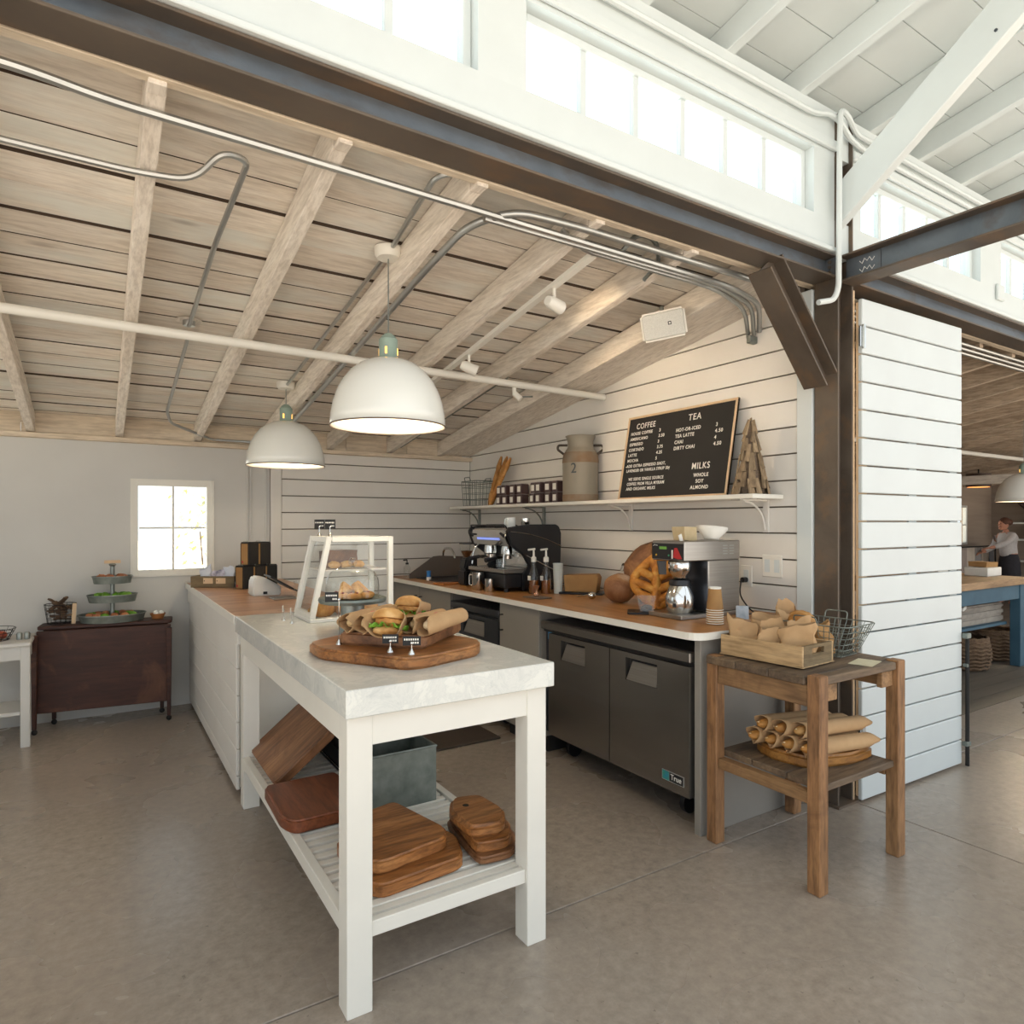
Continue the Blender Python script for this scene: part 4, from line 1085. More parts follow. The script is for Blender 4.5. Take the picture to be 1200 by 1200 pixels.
for k, (x, y, a, nm) in enumerate(((.91, 3.11, .2, 'front left'), (1.02, 3.10, -.3, 'front middle'), (1.13, 3.11, .3, 'front right'), (.95, 3.22, 2.9, 'back left'), (1.07, 3.22, 3.2, 'back right'))):
    croissant('golden croissant at the %s in the bottom of the pastry case' % nm, (x, y, z0+.018), a)
for k, (y, nm) in enumerate(((3.27, 'farther'), (3.16, 'nearer'))):
    clip_sign('%s small black sign clipped on top of the pastry case' % nm, (.935+.02*k, y, z1+.0005), radians(-25), .045, .05, .045)

# ordering tablet on its white stand
ps = E('tablet_stand', 'white tablet till stand with a dark slanted screen on the wooden counter', 'till', loc=(.90, 4.40, ZT))
MB(ps).prism([(.825, ZT), (1.0, ZT), (1.0, ZT+.055), (.90, ZT+.115), (.85, ZT+.122), (.832, ZT+.10)], 'y', 4.35, 4.50).done('stand_body', W_TABLE, ps, bev=.008, seg=2, smooth=40)
MB(ps).box(.89, .915, 4.3485, 4.3495, ZT+.01, ZT+.026).done('port', BLACKM, ps)
m = MB().box(-.095, .095, -.10, .10, -.005, .005).xf(M.Translation((.985, 4.30, ZT+.082)) @ M.Rotation(radians(31), 4, 'Y'))
m.world = ps; m.done('tablet', BLACK, ps, bev=.003)
MB(ps).box(.89, 1.03, 4.06, 4.19, ZT+.0005, ZT+.009).done('card_reader', INOX, ps, bev=.003)
gl = E('tip_glass', 'clear glass tumbler with folded cards beside the tablet till', 'glass', loc=(1.04, 4.05, ZT))
MB().lathe([(0, .004), (.03, .004), (.036, .11)], 20).done('tumbler', GLASS, gl, smooth=60)
MB().box(-.02, .02, -.002, .002, .006, .10).xf(M.Rotation(.15, 4, 'Y')).done('card', PAPERW, gl)

# coffee boxes
cbx = E('coffee_box', 'left one of three black boxes with kraft sides in the bottom row', 'box', loc=(.876, 4.90, ZT), rz=radians(33))
MB().box(-.045, .045, -.042, .042, 0, .155).box(-.043, .043, -.040, .040, .155, .162).done('box_body', BLACKM, cbx, bev=.003)
MB().box(-.0462, -.0452, -.030, .030, .004, .150).done('kraft_label', KRAFT_D, cbx)
MB().ell((-.0462, .018, .022), (.0012, .008, .008), 10, 8).done('red_dot', RED, cbx)
MB().tube(rnd([(-.035, -.02, .160), (-.035, -.02, .168), (-.035, .02, .168), (-.035, .02, .160)], .006), .002, 6).done('tie', GALV, cbx)
dup(cbx, (.965, 4.93, ZT), radians(33), 'middle one of three black boxes with kraft sides in the bottom row')
dup(cbx, (1.052, 4.96, ZT), radians(33), 'right one of three black boxes with kraft sides in the bottom row')
dup(cbx, (.915, 4.925, ZT+.163), radians(33), 'left one of two black boxes stacked on the bottom row')
dup(cbx, (1.005, 4.955, ZT+.163), radians(33), 'right one of two black boxes stacked on the bottom row')
# sachet crate
cr_ = E('wooden_crate', 'low weathered wooden crate with two paper tags on the counter by the window', 'crate', loc=(.735, 5.15, ZT), rz=radians(-32))
m = MB().box(-.155, .155, -.075, -.062, 0, .080).done('side', CRATED, cr_, bev=.002)
MB().box(-.155, .155, .062, .075, 0, .080).done('side', CRATED, cr_, bev=.002)
MB().box(-.155, -.142, -.062, .062, 0, .080).done('end', CRATED, cr_, bev=.002); MB().box(.142, .155, -.062, .062, 0, .080).done('end', CRATED, cr_, bev=.002)
MB().box(-.142, .142, -.062, .062, 0, .01).done('bottom', CRATED, cr_)
for x in (-.03, .06):
    t_ = MB().box(x-.034, x+.034, -.0765, -.0755, .028, .068).done('paper_tag', PALEW, cr_)
    MB().ell((x-.026, -.0768, .048), (.004, .001, .004), 8, 6).done('hole', BLACKM, t_)
def bag(label, loc, rz, w_, d_, h, mat, seed=0, name='paper_bag', cat='bag', rx=0, open_=.18, amp=.018):
    def fn(u, v):
        a = 2*pi*u; c, s_ = cos(a), sin(a)
        k = max(abs(c), abs(s_))
        sq = .75
        x = w_/2*(c/k*sq + c*(1-sq)); y = d_/2*(s_/k*sq + s_*(1-sq))
        y *= 1 - (1-open_)*max(0, v-.15)/.85; x *= 1 - .08*v
        zz = h*v + h*.16*sin(a+seed)*v + (.003*sin(9*a+seed) if v > .9 else 0)
        q = V((x, y, zz)); q += noise.noise_vector(q*22 + V((seed*3.1, 0, seed)))*amp*(1 if v > 0 else .2)
        q.z = max(q.z, 0)
        return q
    m = MB().grid(fn, 24, 8)
    bmesh.ops.remove_doubles(m.bm, verts=m.bm.verts[:], dist=1e-5)
    m.face([fn(i/24, 0) for i in range(24)])
    return m.done(name, mat, smooth=50, loc=loc, rot=(rx, 0, rz), label=label, cat=cat)
PLASTIC = plain('white_plastic_bag', 'dfe2ea', .35, h2='c9cfdd', scale=20, coat=.4)
PURPLE = plain('purple_print_bag', '3d3460', .4, h2='d9d6e4', scale=26)
bag('white plastic bag standing at the left in the weathered counter crate', (.665, 5.205, ZT+.012), -.5, .09, .07, .125, PLASTIC, 1)
bag('dark purple printed bag in the middle of the weathered counter crate', (.745, 5.15, ZT+.012), -.5, .10, .07, .105, PURPLE, 2)
bag('pale plastic bag slumped at the right of the weathered counter crate', (.815, 5.095, ZT+.012), -.6, .09, .08, .115, PLASTIC, 3)
bag('clear bag of sachets between the counter crate and the black boxes', (.875, 5.01, ZT), -.6, .07, .06, .14, PLASTIC, 5)

# ---- on the slatted shelf
ZS = .2495
slab_board('slab of dark acacia leaning on the wire crate, near the counter end', [(-.15, -.27), (.17, -.27), (.17, .27), (-.15, .25)], 0, .042, ACACIA_D, bev=.005)
lb = [o for o in C.objects if o.name.startswith('wooden_board')][-1]
lb.location = (.790, 3.18, .345); lb.rotation_euler = (0, radians(-38), 0)
slab_board('thick reddish board lying across the left rail of the shelf', [(.578, 2.52), (.61, 2.45), (.89, 2.46), (.89, 2.86), (.585, 2.86)], .2565, .050, wood('reddish_board', ['6b3a22', '84492c', '96573a'], 'y', 2.5, .35, .03, .1))
slab_board('lower one of two large boards stacked at the front of the slatted shelf', [(.68, 1.98), (.73, 1.90), (1.03, 1.925), (1.08, 2.08), (.99, 2.32), (.70, 2.26)], ZS, .046)
slab_board('upper one of two large boards stacked at the front of the slatted shelf', [(.69, 2.02), (.75, 1.95), (1.0, 1.99), (1.03, 2.06), (.96, 2.36), (.72, 2.30)], ZS+.0465, .044)
slab_board('bottom one of three small boards stacked at the right of the slatted shelf', [(1.07, 1.90), (1.205, 1.885), (1.29, 2.02), (1.25, 2.17), (1.12, 2.24), (1.09, 2.15)], .2565, .026, ACACIA_D)
slab_board('middle one of three small boards stacked at the right of the slatted shelf', [(1.075, 1.93), (1.20, 1.905), (1.27, 2.02), (1.25, 2.16), (1.12, 2.22)], .2830, .036)
slab_board('rounded top one of three small boards, with a finger hole', [(1.07, 1.96), (1.19, 1.93), (1.255, 2.03), (1.24, 2.19), (1.13, 2.22), (1.07, 2.12)], .3195, .046, bev=.014, hole=(1.14, 2.12))
bn = E('galvanized_bin', 'square galvanized metal bin on the slatted shelf', 'bin', loc=(1.05, 2.60, ZS))
MB(bn).box(.915, 1.19, 2.47, 2.73, ZS, ZS+.004).box(.915, .919, 2.47, 2.73, ZS+.004, .475).box(1.186, 1.19, 2.47, 2.73, ZS+.004, .475).box(.919, 1.186, 2.47, 2.474, ZS+.004, .475).box(.919, 1.186, 2.726, 2.73, ZS+.004, .475).done('bin_body', GALV_D, bn)
MB(bn).tube([(.915, 2.47, .475), (1.19, 2.47, .475), (1.19, 2.73, .475), (.915, 2.73, .475)], .005, 6, closed=True).done('rim', GALV_D, bn)
wc_ = E('wire_crate', 'dark metal crate frame behind the leg on the slatted shelf', 'crate', loc=(1.06, 3.10, ZS))
m = MB(wc_)
cx = [(.945, 2.93), (1.19, 2.93), (1.19, 3.30), (.945, 3.30)]
for z in (ZS+.005, ZS+.10, ZS+.195):
    m.tube([(x, y, z) for x, y in cx], .005, 6, closed=True)
for x, y in cx: m.tube([(x, y, ZS), (x, y, ZS+.195)], .006, 6)
m.done('crate_frame', BLACKM, wc_, smooth=50)
MB(wc_).box(.95, 1.185, 2.935, 3.295, ZS+.010, ZS+.016).done('crate_floor', BLACKM, wc_)
MB(wc_).box(.953, .957, 2.95, 3.28, ZS+.015, ZS+.19).done('crate_side', BLACKM, wc_); MB(wc_).box(.96, 1.18, 2.937, 2.941, ZS+.015, ZS+.19).done('crate_side', BLACKM, wc_)

# ================================================================ ON THE WORKTOP
ZW = .9155
# sink with splash guard and tap
sk_ = E('sink', 'dark steel bar sink with a sloped splash guard in the back corner', 'sink', loc=(2.58, 5.2, ZW))
MB(sk_).prism([(2.275, ZW), (2.90, ZW), (2.90, 1.088), (2.56, 1.105), (2.50, 1.10), (2.275, .955)], 'y', 5.24, 5.252).done('splash_guard', plain('dark_splash_guard', '6b6159', .45, .2), sk_)
m = MB(sk_)
for q in ((2.33, 2.345, 4.70, 5.235), (2.86, 2.875, 4.70, 5.235), (2.345, 2.86, 4.70, 4.715), (2.345, 2.86, 5.22, 5.235)): m.box(q[0], q[1], q[2], q[3], ZW, ZW+.010)
m.box(2.345, 2.86, 4.715, 5.22, ZW+.0002, ZW+.003)
m.done('basin', INOX_D, sk_)
MB(sk_).tube(rnd([(2.68, 5.42, ZW), (2.68, 5.42, 1.16), (2.68, 5.27, 1.17), (2.68, 5.20, 1.12), (2.68, 5.19, 1.08)], .07), .011, 10).done('tap', CHROME, sk_, smooth=60)
sd = E('soap_bottle', 'small dark soap pump bottle at the back corner of the worktop', 'bottle', loc=(2.30, 5.36, ZW))
MB().lathe([(0, 0), (.028, 0), (.03, .01), (.03, .09), (.012, .11), (.012, .12)], 16).done('bottle_body', GLASS, sd, smooth=50)
MB().tube([(0, 0, .12), (0, 0, .155)], .005, 8).tube([(.0, 0, .155), (-.035, 0, .152)], .006, 8).lathe([(.014, .115), (.014, .13), (0, .13)], 12).done('pump', BLACK, sd, smooth=50)
bb = E('spray_bottle', 'small bright blue capped bottle near the sink', 'bottle', loc=(2.335, 4.99, ZW+.0))
MB().lathe([(0, 0), (.02, 0), (.02, .03), (0, .03)], 14).done('base', W_TABLE, bb)
MB().lathe([(.019, .03), (.016, .05), (.019, .08), (0, .082)], 14).done('blue_body', plain('bright_blue', '1f6fb4', .35), bb, smooth=50)
MB(False).box(-.10, .10, -.06, .06, 0, .012).jitter(.01, 18, 3).done('orange_cloth', plain('orange_brown_cloth', 'a8662f', .9, h2='b97a44', scale=20), loc=(2.32, 4.60, ZW), rot=(0, 0, .3), sub=3, label='folded orange-brown cloth on the worktop by the sink', cat='cloth')

# espresso machine (front faces -x)
em = E('espresso_machine', 'two group chrome and black espresso machine on the worktop', 'coffee machine', loc=(2.60, 4.07, ZW))
MB(em).box(2.365, 2.815, 3.835, 4.335, .945, 1.045).done('base_body', BLACK, em, bev=.006)
MB(em).box(2.355, 2.58, 3.83, 4.34, 1.046, 1.072).done('drip_tray', INOX, em, bev=.004)
g_ = MB(em)
for k in range(14): g_.box(2.365, 2.57, 3.845+k*.0345, 3.865+k*.0345, 1.072, 1.076)
g_.done('drip_grate', CHROME, em)
MB(em).box(2.585, 2.81, 3.845, 4.325, 1.046, 1.35).done('back_body', INOX, em, bev=.004)
MB(em).box(2.575, 2.584, 3.86, 4.31, 1.08, 1.25).done('splash_panel', CHROME, em)
MB(em).prism([(2.40, 1.235), (2.584, 1.235), (2.584, 1.35), (2.385, 1.35), (2.372, 1.30)], 'y', 3.845, 4.325).done('group_housing', CHROME, em, bev=.005)
MB(em).hexa([(2.3785, 3.93, 1.276), (2.3805, 3.93, 1.274), (2.3805, 4.24, 1.274), (2.3785, 4.24, 1.276), (2.3735, 3.93, 1.288), (2.3765, 3.93, 1.289), (2.3765, 4.24, 1.289), (2.3735, 4.24, 1.288)]).done('blue_light_bar', emit('blue_light_bar', '8fa4ff', .8), em)
MB(em).box(2.40, 2.80, 3.85, 4.32, 1.3505, 1.358).done('cup_tray', INOX, em)
MB(em).tube(rnd([(2.39, 3.84, 1.352), (2.37, 3.84, 1.378), (2.37, 4.33, 1.378), (2.39, 4.33, 1.352)], .02), .006, 8).done('cup_rail', BLACK, em, smooth=50)
side = [(2.50, .925), (2.815, .925), (2.825, 1.32), (2.805, 1.372), (2.775, 1.385), (2.55, 1.385), (2.38, 1.365), (2.362, 1.33), (2.40, 1.24), (2.50, 1.17), (2.545, 1.10), (2.50, 1.04)]
for a, b in ((3.802, 3.832), (4.338, 4.366)):
    sp2 = MB(em).prism(side, 'y', a, b).done('side_panel', BLACK, em, bev=.006, seg=2, smooth=40)
    if a < 4:
        MB(em).tube([(2.39 + .43*t, a-.001, 1.335 - .02*t - .085*t*t) for t in [i/10 for i in range(11)]], .0035, 6).done('chrome_line', CHROME, sp2, smooth=60)
        MB(em).tube([(2.52 + .28*t, a-.001, 1.17 - .13*t) for t in [i/6 for i in range(7)]], .0035, 6).done('chrome_line', CHROME, sp2, smooth=60)
for y in (3.96, 4.20):
    gh = MB(em).lathe([(0, 1.235), (.042, 1.235), (.046, 1.20), (.046, 1.175), (.038, 1.17), (0, 1.17)], 20, (2.465, y, 0)).done('group_head', CHROME, em, smooth=40)
    MB(em).lathe([(0, 1.135), (.034, 1.14), (.036, 1.165), (0, 1.166)], 18, (2.465, y, 0)).tube([(2.43, y, 1.152), (2.37, y, 1.15)], .010, 8).done('portafilter', CHROME, gh, smooth=40)
    MB(em).tube([(2.37, y, 1.15), (2.28, y-.01, 1.135)], .013, 10, r1=.017).done('portafilter_handle', BLACK, gh, smooth=40)
for y in (3.865, 4.305):
    MB(em).tube(rnd([(2.42, y, 1.235), (2.38, y, 1.19), (2.37, y, 1.09)], .03), .006, 8).done('steam_wand', CHROME, em, smooth=60)
    MB(em).tube([(2.385, y, 1.30), (2.345, y, 1.325)], .014, 8, r1=.008).done('steam_knob', BLACK, em, smooth=50)
for x in (2.40, 2.78):
    for y in (3.87, 4.30): MB(em).tube([(x, y, ZW), (x, y, .945)], .018, 10).done('foot', BLACK, em)
for k, y in enumerate((3.99, 4.05)):
    MB(False).lathe([(0, 0), (.018, 0), (.022, .06), (.0205, .06), (.017, .004), (0, .004)], 14).done('shot_glass', GLASS, smooth=50, loc=(2.45, y, 1.0762), label='%s small shot glass on the drip tray of the espresso machine' % ('near', 'far')[k], cat='glass')
gr = E('coffee_grinder', 'black coffee grinder with a glass hopper left of the espresso machine', 'grinder', loc=(2.43, 4.50, ZW))
MB().box(-.05, .07, -.06, .06, 0, .12).prism([(-.05, .12), (.07, .12), (.07, .21), (-.03, .21)], 'y', -.05, .05).done('grinder_body', BLACK, gr, bev=.012, seg=2, smooth=40)
MB().lathe([(.022, .211), (.055, .27), (.058, .315)], 20).done('hopper', GLASS, gr, smooth=60)
MB().lathe([(.0, .212), (.020, .213), (.046, .262), (0, .266)], 18).done('coffee_beans', plain('roasted_beans', '5a3418', .5, h2='7a4a22', scale=60), gr, smooth=60)
MB().lathe([(.06, .315), (.06, .325), (0, .328)], 20).done('hopper_lid', BLACK, gr, smooth=40)

def cup(name, label, loc, r, h, mat, cat='cup', handle=True, spout=False, rz=0):
    o = MB().lathe([(0, 0), (r*.9, 0), (r, .006), (r*1.0, h), (r*.93, h), (r*.92, .01), (0, .01)], 24).done('cup_body', mat, None, smooth=40)
    r_ = E(name, label, cat, loc=loc, rz=rz)
    o.parent = r_
    if handle: MB().tube(rnd([(0, r*.98, h*.85), (0, r+.03, h*.85), (0, r+.03, h*.25), (0, r*.98, h*.25)], .02), .005, 8).done('handle', mat, r_, smooth=60)
    return r_
cup('milk_pitcher', 'larger polished steel milk pitcher before the espresso machine', (2.318, 4.12, ZW), .046, .125, CHROME, 'pitcher', rz=radians(30))
cup('milk_pitcher', 'smaller polished steel cup right of the larger pitcher', (2.322, 3.965, ZW), .035, .09, CHROME, 'pitcher', handle=False)
cup('mug', 'white mug on top of the espresso machine', (2.50, 3.98, 1.3585), .04, .075, ENAMEL, 'cup', rz=2)
cup('steel_cup', 'steel cup beside the white mug on top of the espresso machine', (2.60, 3.93, 1.3585), .032, .07, CHROME, 'cup', handle=False)
MB(False).tube([(0, 0, .012), (.0, .14, .016)], .011, 8).lathe([(0, 0), (.03, 0), (.032, .024), (0, .026)], 14, (0, -.03, 0)).done('spare_portafilter', BLACK, smooth=40, loc=(2.48, 4.14, 1.3587), label='black handled portafilter lying on top of the espresso machine', cat='portafilter')

def syrup(label, loc):
    r = E('syrup_bottle', label, 'bottle', loc=loc)
    MB().lathe([(0, 0), (.034, 0), (.036, .01), (.036, .10), (.034, .125), (.018, .175), (.015, .185), (.015, .225), (.017, .23)], 20).done('bottle_glass', GLASS, r, smooth=50)
    MB().lathe([(0, .003), (.032, .003), (.0335, .012), (.0335, .092), (0, .092)], 20).done('syrup', AMBER, r, smooth=50)
    MB().box(-.0365, -.0361, -.018, .018, .09, .12).done('label', PAPERW, r)
    MB().lathe([(.018, .215), (.018, .245), (.008, .252), (.006, .30), (0, .30)], 14).tube([(.01, 0, .302), (-.045, 0, .298)], .007, 8).done('pump', W_TABLE, r, smooth=50)
    return r
syrup('left one of two amber syrup bottles with white pumps beside the espresso machine', (2.517, 3.705, ZW))
syrup('right one of two amber syrup bottles with white pumps beside the espresso machine', (2.585, 3.655, ZW))
pcs = E('plastic_cups', 'clear stack of plastic cups with a green print next to the syrup bottles', 'cups', loc=(2.66, 3.62, ZW))
MB().lathe([(0, .0), (.029, 0), (.036, .20), (.038, .205)], 20).done('cup_stack', plain('frosted_plastic', 'c9d0cb', .25, coat=.5), pcs, smooth=40)
MB().lathe([(.0322, .12), (.0345, .165)], 20, a0=2.5, a1=4.4).done('green_print', plain('green_print', '4f8f4a', .5, h2='cfd8cf', scale=60), pcs)
for z in (.17, .18, .19): MB().lathe([(.036, z), (.039, z+.002), (.036, z+.004)], 20).done('cup_rim', GLASS, pcs)
kt = E('kraft_tray', 'brown kraft box of napkins on a black tray near the wall', 'box', loc=(2.80, 3.52, ZW), rz=radians(-52))
MB().box(-.15, .15, -.09, .09, 0, .014).done('black_tray', BLACK, kt, bev=.004)
MB().prism([(-.115, .0145), (.10, .0145), (.115, .11), (.10, .135), (-.125, .125)], 'y', -.06, .06).done('kraft_box', KRAFT_D, kt, bev=.004)
jg = MB(False).lathe([(0, .002), (.018, 0), (.020, .005), (.006, .03), (.006, .036), (.022, .068), (.020, .068), (.0, .04)], 18).done('jigger', plain('copper_jigger', 'b58a72', .25, .9), smooth=40, loc=(2.40, 3.50, ZW+.008), label='small double cone jigger standing on the steel plate at the worktop edge', cat='jigger')
MB(False).box(-.055, .055, -.085, .085, 0, .0075).done('steel_plate', INOX, loc=(2.385, 3.47, ZW), rot=(0, 0, .1), bev=.003, label='flat steel rinse plate under the jigger', cat='plate')
MB(False).ell((0, 0, .024), (.026, .024, .0235), 16, 10).tube([(.0, .01, .03), (-.02, .12, .008)], .005, 6).done('ice_scoop', CHROME, smooth=50, loc=(2.63, 3.22, ZW), label='small shiny round metal scoop lying on the worktop', cat='scoop')
MB(False).lathe([(0, 0), (.03, 0), (.022, .02), (.022, .03)], 14).tube([(0, 0, .03), (-.03, 0, .05)], .012, 8).done('wall_tap', CHROME, smooth=50, loc=(3.068, 3.38, 1.10), rot=(0, -pi/2, 0), label='small water tap on the partition behind the kraft box', cat='tap')

# breads
bl = E('round_loaf', 'big dark round loaf leaning against the partition', 'bread', loc=(2.86, 2.90, 1.108))
MB().ell((0, 0, 0), (.20, .19, .075), 32, 16, .05, 2.5, mtx=M.Rotation(radians(-62), 4, 'Z') @ M.Rotation(radians(66), 4, 'X') ).done('crust', CRUST_D, bl, smooth=60)
bo = E('boule', 'round floured boule in front of the big dark loaf', 'bread', loc=(2.665, 3.0, ZW+.088))
MB().ell((0, 0, 0), (.098, .098, .088), 28, 16, .05, 3).done('crust', CRUST_F, bo, smooth=60)
fg = E('fougasse', 'golden leaf shaped fougasse with slits leaning beside the coffee brewer', 'bread', loc=(2.66, 2.69, ZW), rz=radians(-44), rx=radians(-16))
m = MB()
# leaf outline with slits: ribs and rim as fat tubes over a thin web
rim = [(.125*sin(pi*min(1, t*1.0))*(1 if t < .5 else 1)*(1.0 if t < .62 else .96), .295*t) for t in [i/12 for i in range(13)]]
left = [(-x, .006, z+.005) for x, z in rim]; right = [(x, .006, z+.005) for x, z in rim]
m.tube(left, .025, 8); m.tube(right, .025, 8); m.tube([(0, 0, .01), (.004, -.004, .28)], .028, 8)
for s_ in (-1, 1):
    for z in (.035, .10, .165, .225):
        wx = .125*sin(pi*min(1, (z+.05)/.295))
        m.tube([(0, 0, z), (s_*wx*.5, -.004, z+.03), (s_*wx, .004, z+.052)], .0245, 8)
m.jitter(.004, 25, 4)
m.done('crust', crust('fougasse_crust', 'a3601c', 'd08a34', 'e6b35c', 16), fg, smooth=70)
tb = E('tea_bag_bag', 'clear cellophane bag of tea on a dark tray before the fougasse', 'bag', loc=(2.48, 2.58, ZW))
MB().prism(rrect(-.10, .09, -.075, .075, .012), 'z', 0, .010).xf(M.Rotation(-.75, 4, 'Z')).done('dark_tray', BLACK, tb, bev=.002)
MB().hexa([(-.035, -.018, .011), (.035, -.018, .011), (.035, .018, .011), (-.035, .018, .011), (-.05, -.006, .095), (.05, -.006, .095), (.05, .006, .095), (-.05, .006, .095)]).xf(M.Translation((.0, .0, 0)) @ M.Rotation(-.7, 4, 'Z')).done('cellophane', GLASS, tb)
MB().ell((0, 0, .028), (.03, .016, .018), 12, 8, .2, 6, mtx=M.Rotation(-.7, 4, 'Z')).done('tea', plain('dark_tea', '51453b', .8, h2='75695c', scale=80), tb, smooth=60)

# drip coffee brewer (front faces -x)
br = E('coffee_brewer', 'stainless drip coffee brewer with a black control panel and steel carafe', 'coffee machine', loc=(2.65, 2.40, ZW))
MB(br).box(2.43, 2.87, 2.285, 2.515, ZW, ZW+.022).done('base', INOX, br, bev=.004)
MB(br).box(2.63, 2.87, 2.29, 2.51, ZW+.0225, 1.205).done('tower', INOX, br, bev=.004)
MB(br).box(2.625, 2.6295, 2.295, 2.505, ZW+.03, 1.20).done('tower_front', INOX_D, br)
MB(br).box(2.455, 2.87, 2.288, 2.512, 1.2055, 1.305).done('brew_head', INOX, br, bev=.004)
cp = MB(br).box(2.4505, 2.4548, 2.292, 2.508, 1.212, 1.292).done('control_panel', BLACK, br)
MB(br).box(2.4495, 2.4503, 2.405, 2.455, 1.262, 1.276).done('green_display', emit('green_display', '5f8f3a', .35), cp)
MB(br).prism([(2.36, 1.222), (2.325, 1.215), (2.300, 1.217), (2.333, 1.272), (2.352, 1.27)], 'x', 2.4494, 2.4502).done('red_mark', RED, cp)
MB(br).box(2.4492, 2.4502, 2.362, 2.37, 1.216, 1.26).done('white_switch', CHALK, cp)
MB(br).ell((2.4498, 2.477, 1.232), (.001, .006, .005), 8, 6).done('yellow_button', plain('yellow_button', 'd8a52a', .5), cp)
MB(br).ell((2.4498, 2.39, 1.232), (.001, .006, .005), 8, 6).done('green_button', plain('green_button', '3d9a6a', .5), cp)
MB(br).tube([(2.4496, 2.498, 1.278), (2.4496, 2.49, 1.284), (2.4496, 2.468, 1.281)], .0016, 5).done('white_script', CHALK, cp)
v_ = MB(br)
for i in range(2):
    for k in range(4): v_.box(2.735+i*.05, 2.77+i*.05, 2.2865, 2.288, 1.235+k*.014, 1.240+k*.014)
v_.done('vent_slots', EMT, br)
MB(br).lathe([(.055, 1.205), (.060, 1.195), (.058, 1.15), (.040, 1.125), (.038, 1.115), (0, 1.115)], 24, (2.535, 2.395, 0)).done('brew_funnel', CHROME, br, smooth=40)
MB(br).box(2.4785, 2.4795, 2.36, 2.42, 1.165, 1.185).done('funnel_sticker', plain('orange_white_sticker', 'e8ddcf', .6, h2='c8733a', scale=40), br)
MB(br).hexa([(2.49, 2.445, 1.13), (2.46, 2.465, 1.13), (2.475, 2.485, 1.13), (2.505, 2.465, 1.13), (2.49, 2.445, 1.20), (2.45, 2.47, 1.20), (2.465, 2.49, 1.20), (2.505, 2.465, 1.20)]).done('funnel_handle', BLACK, br)
ca = E('coffee_carafe', 'round polished steel carafe with a black lid on the brewer base', 'carafe', loc=(2.535, 2.395, ZW+.0225))
MB().lathe([(0, 0), (.058, 0), (.066, .008), (.074, .045), (.072, .085), (.058, .125), (.050, .140)], 32).done('carafe_body', CHROME, ca, smooth=40)
MB().lathe([(.052, .138), (.056, .142), (.052, .165), (.02, .176), (0, .176)], 28).done('lid', BLACK, ca, smooth=40)
MB().box(-.0755, -.0735, -.012, .006, .032, .052).xf(M.Rotation(.35, 4, 'Z')).done('badge', BLACK, ca)
MB().tube(rnd([(.03, .045, .15), (.06, .09, .15), (.065, .10, .06), (.045, .06, .04)], .02), .009, 8).done('handle', BLACK, ca, smooth=60)
fl_ = E('coffee_filters', 'white paper coffee filters fanned on top of the brewer', 'filters', loc=(2.73, 2.36, 1.306))
for k in range(4):
    MB().lathe([(.036, .002+k*.006), (.040+k*.002, .012+k*.006), (.080, .058+k*.004)], 28, mtx=M.Rotation(.12, 4, 'Y')).done('filter', PAPERW, fl_, smooth=60, solid=.0008)
wb_ = E('filter_basket', 'crumpled kraft pack in a wire holder on top of the brewer', 'pack', loc=(2.60, 2.42, 1.306))
MB().box(-.045, .045, -.04, .04, 0, .07).jitter(.012, 20, 2).done('kraft_pack', plain('cream_kraft', 'cdbb98', .8, h2='b59f78', scale=10), wb_, sub=2, smooth=40)
MB().box(-.085, -.062, -.05, -.046, .0, .06).xf(M.Rotation(-.35, 4, 'Y')).done('white_card', PAPERW, wb_)

# inverted paper cups
pcup = E('paper_cup', 'stack of upturned kraft paper cups with white rims at the worktop corner', 'cups', loc=(2.49, 2.13, ZW))
MB().lathe([(.0395, .066), (.029, .168), (.0285, .172)], 24).done('kraft_cup', KRAFT_D, pcup, smooth=40)
MB().lathe([(.0292, .168), (.0295, .176), (.027, .177), (.026, .171), (0, .171)], 24).done('white_base', PAPERW, pcup, smooth=40)
for k in range(7):
    z = .002 + k*.0108
    MB().lathe([(.0385, z), (.0415, z+.002), (.0385, z+.0045)], 24).done('cup_rim', PAPERW, pcup, smooth=60)
    MB().lathe([(.0383, z+.0045), (.0378, z+.0105)], 24).done('cup_side', KRAFT_D, pcup)
MB(False).hexa([(-.03, -.01, 0), (.03, -.01, 0), (.03, .015, 0), (-.03, .015, 0), (-.03, .002, .065), (.03, .002, .065), (.03, .004, .065), (-.03, .004, .065)]).done('card_stand', plain('pale_blue_card', 'b9c3cc', .4, h2='8d9aa8', scale=30), loc=(2.74, 2.17, ZW), rot=(0, 0, radians(-45)), label='small pale blue card stand behind the paper cups', cat='card')
# outlets on the partition
for nm, y, z, wd in (('white double outlet plate on the partition above the cart', 2.235, 1.165, .062), ('outlet with a black plug on the partition beside the brewer', 2.40, 1.10, .038)):
    o = E('wall_outlet', nm, 'outlet', loc=(3.069, y, z))
    MB().box(-.006, 0, -wd, wd, -.06, .06).done('plate', W_TABLE, o, bev=.003)
    for s_ in ((-.03, .03) if wd > .05 else (0,)):
        MB().box(-.0075, -.006, s_-.016, s_+.016, -.034, .034).done('socket', W_HALL, o)
    if wd < .05: MB().tube([(-.007, 0, -.02), (-.04, 0, -.02)], .015, 10).done('plug', BLACK, o)
pipe('power_cord', 'black power cord curling from the brewer to the outlet', [(3.02, 2.40, 1.08), (2.98, 2.38, 1.0), (2.96, 2.30, .935), (2.93, 2.24, .924), (2.86, 2.22, .924)], .004, BLACK, 'cord', rad=.05)

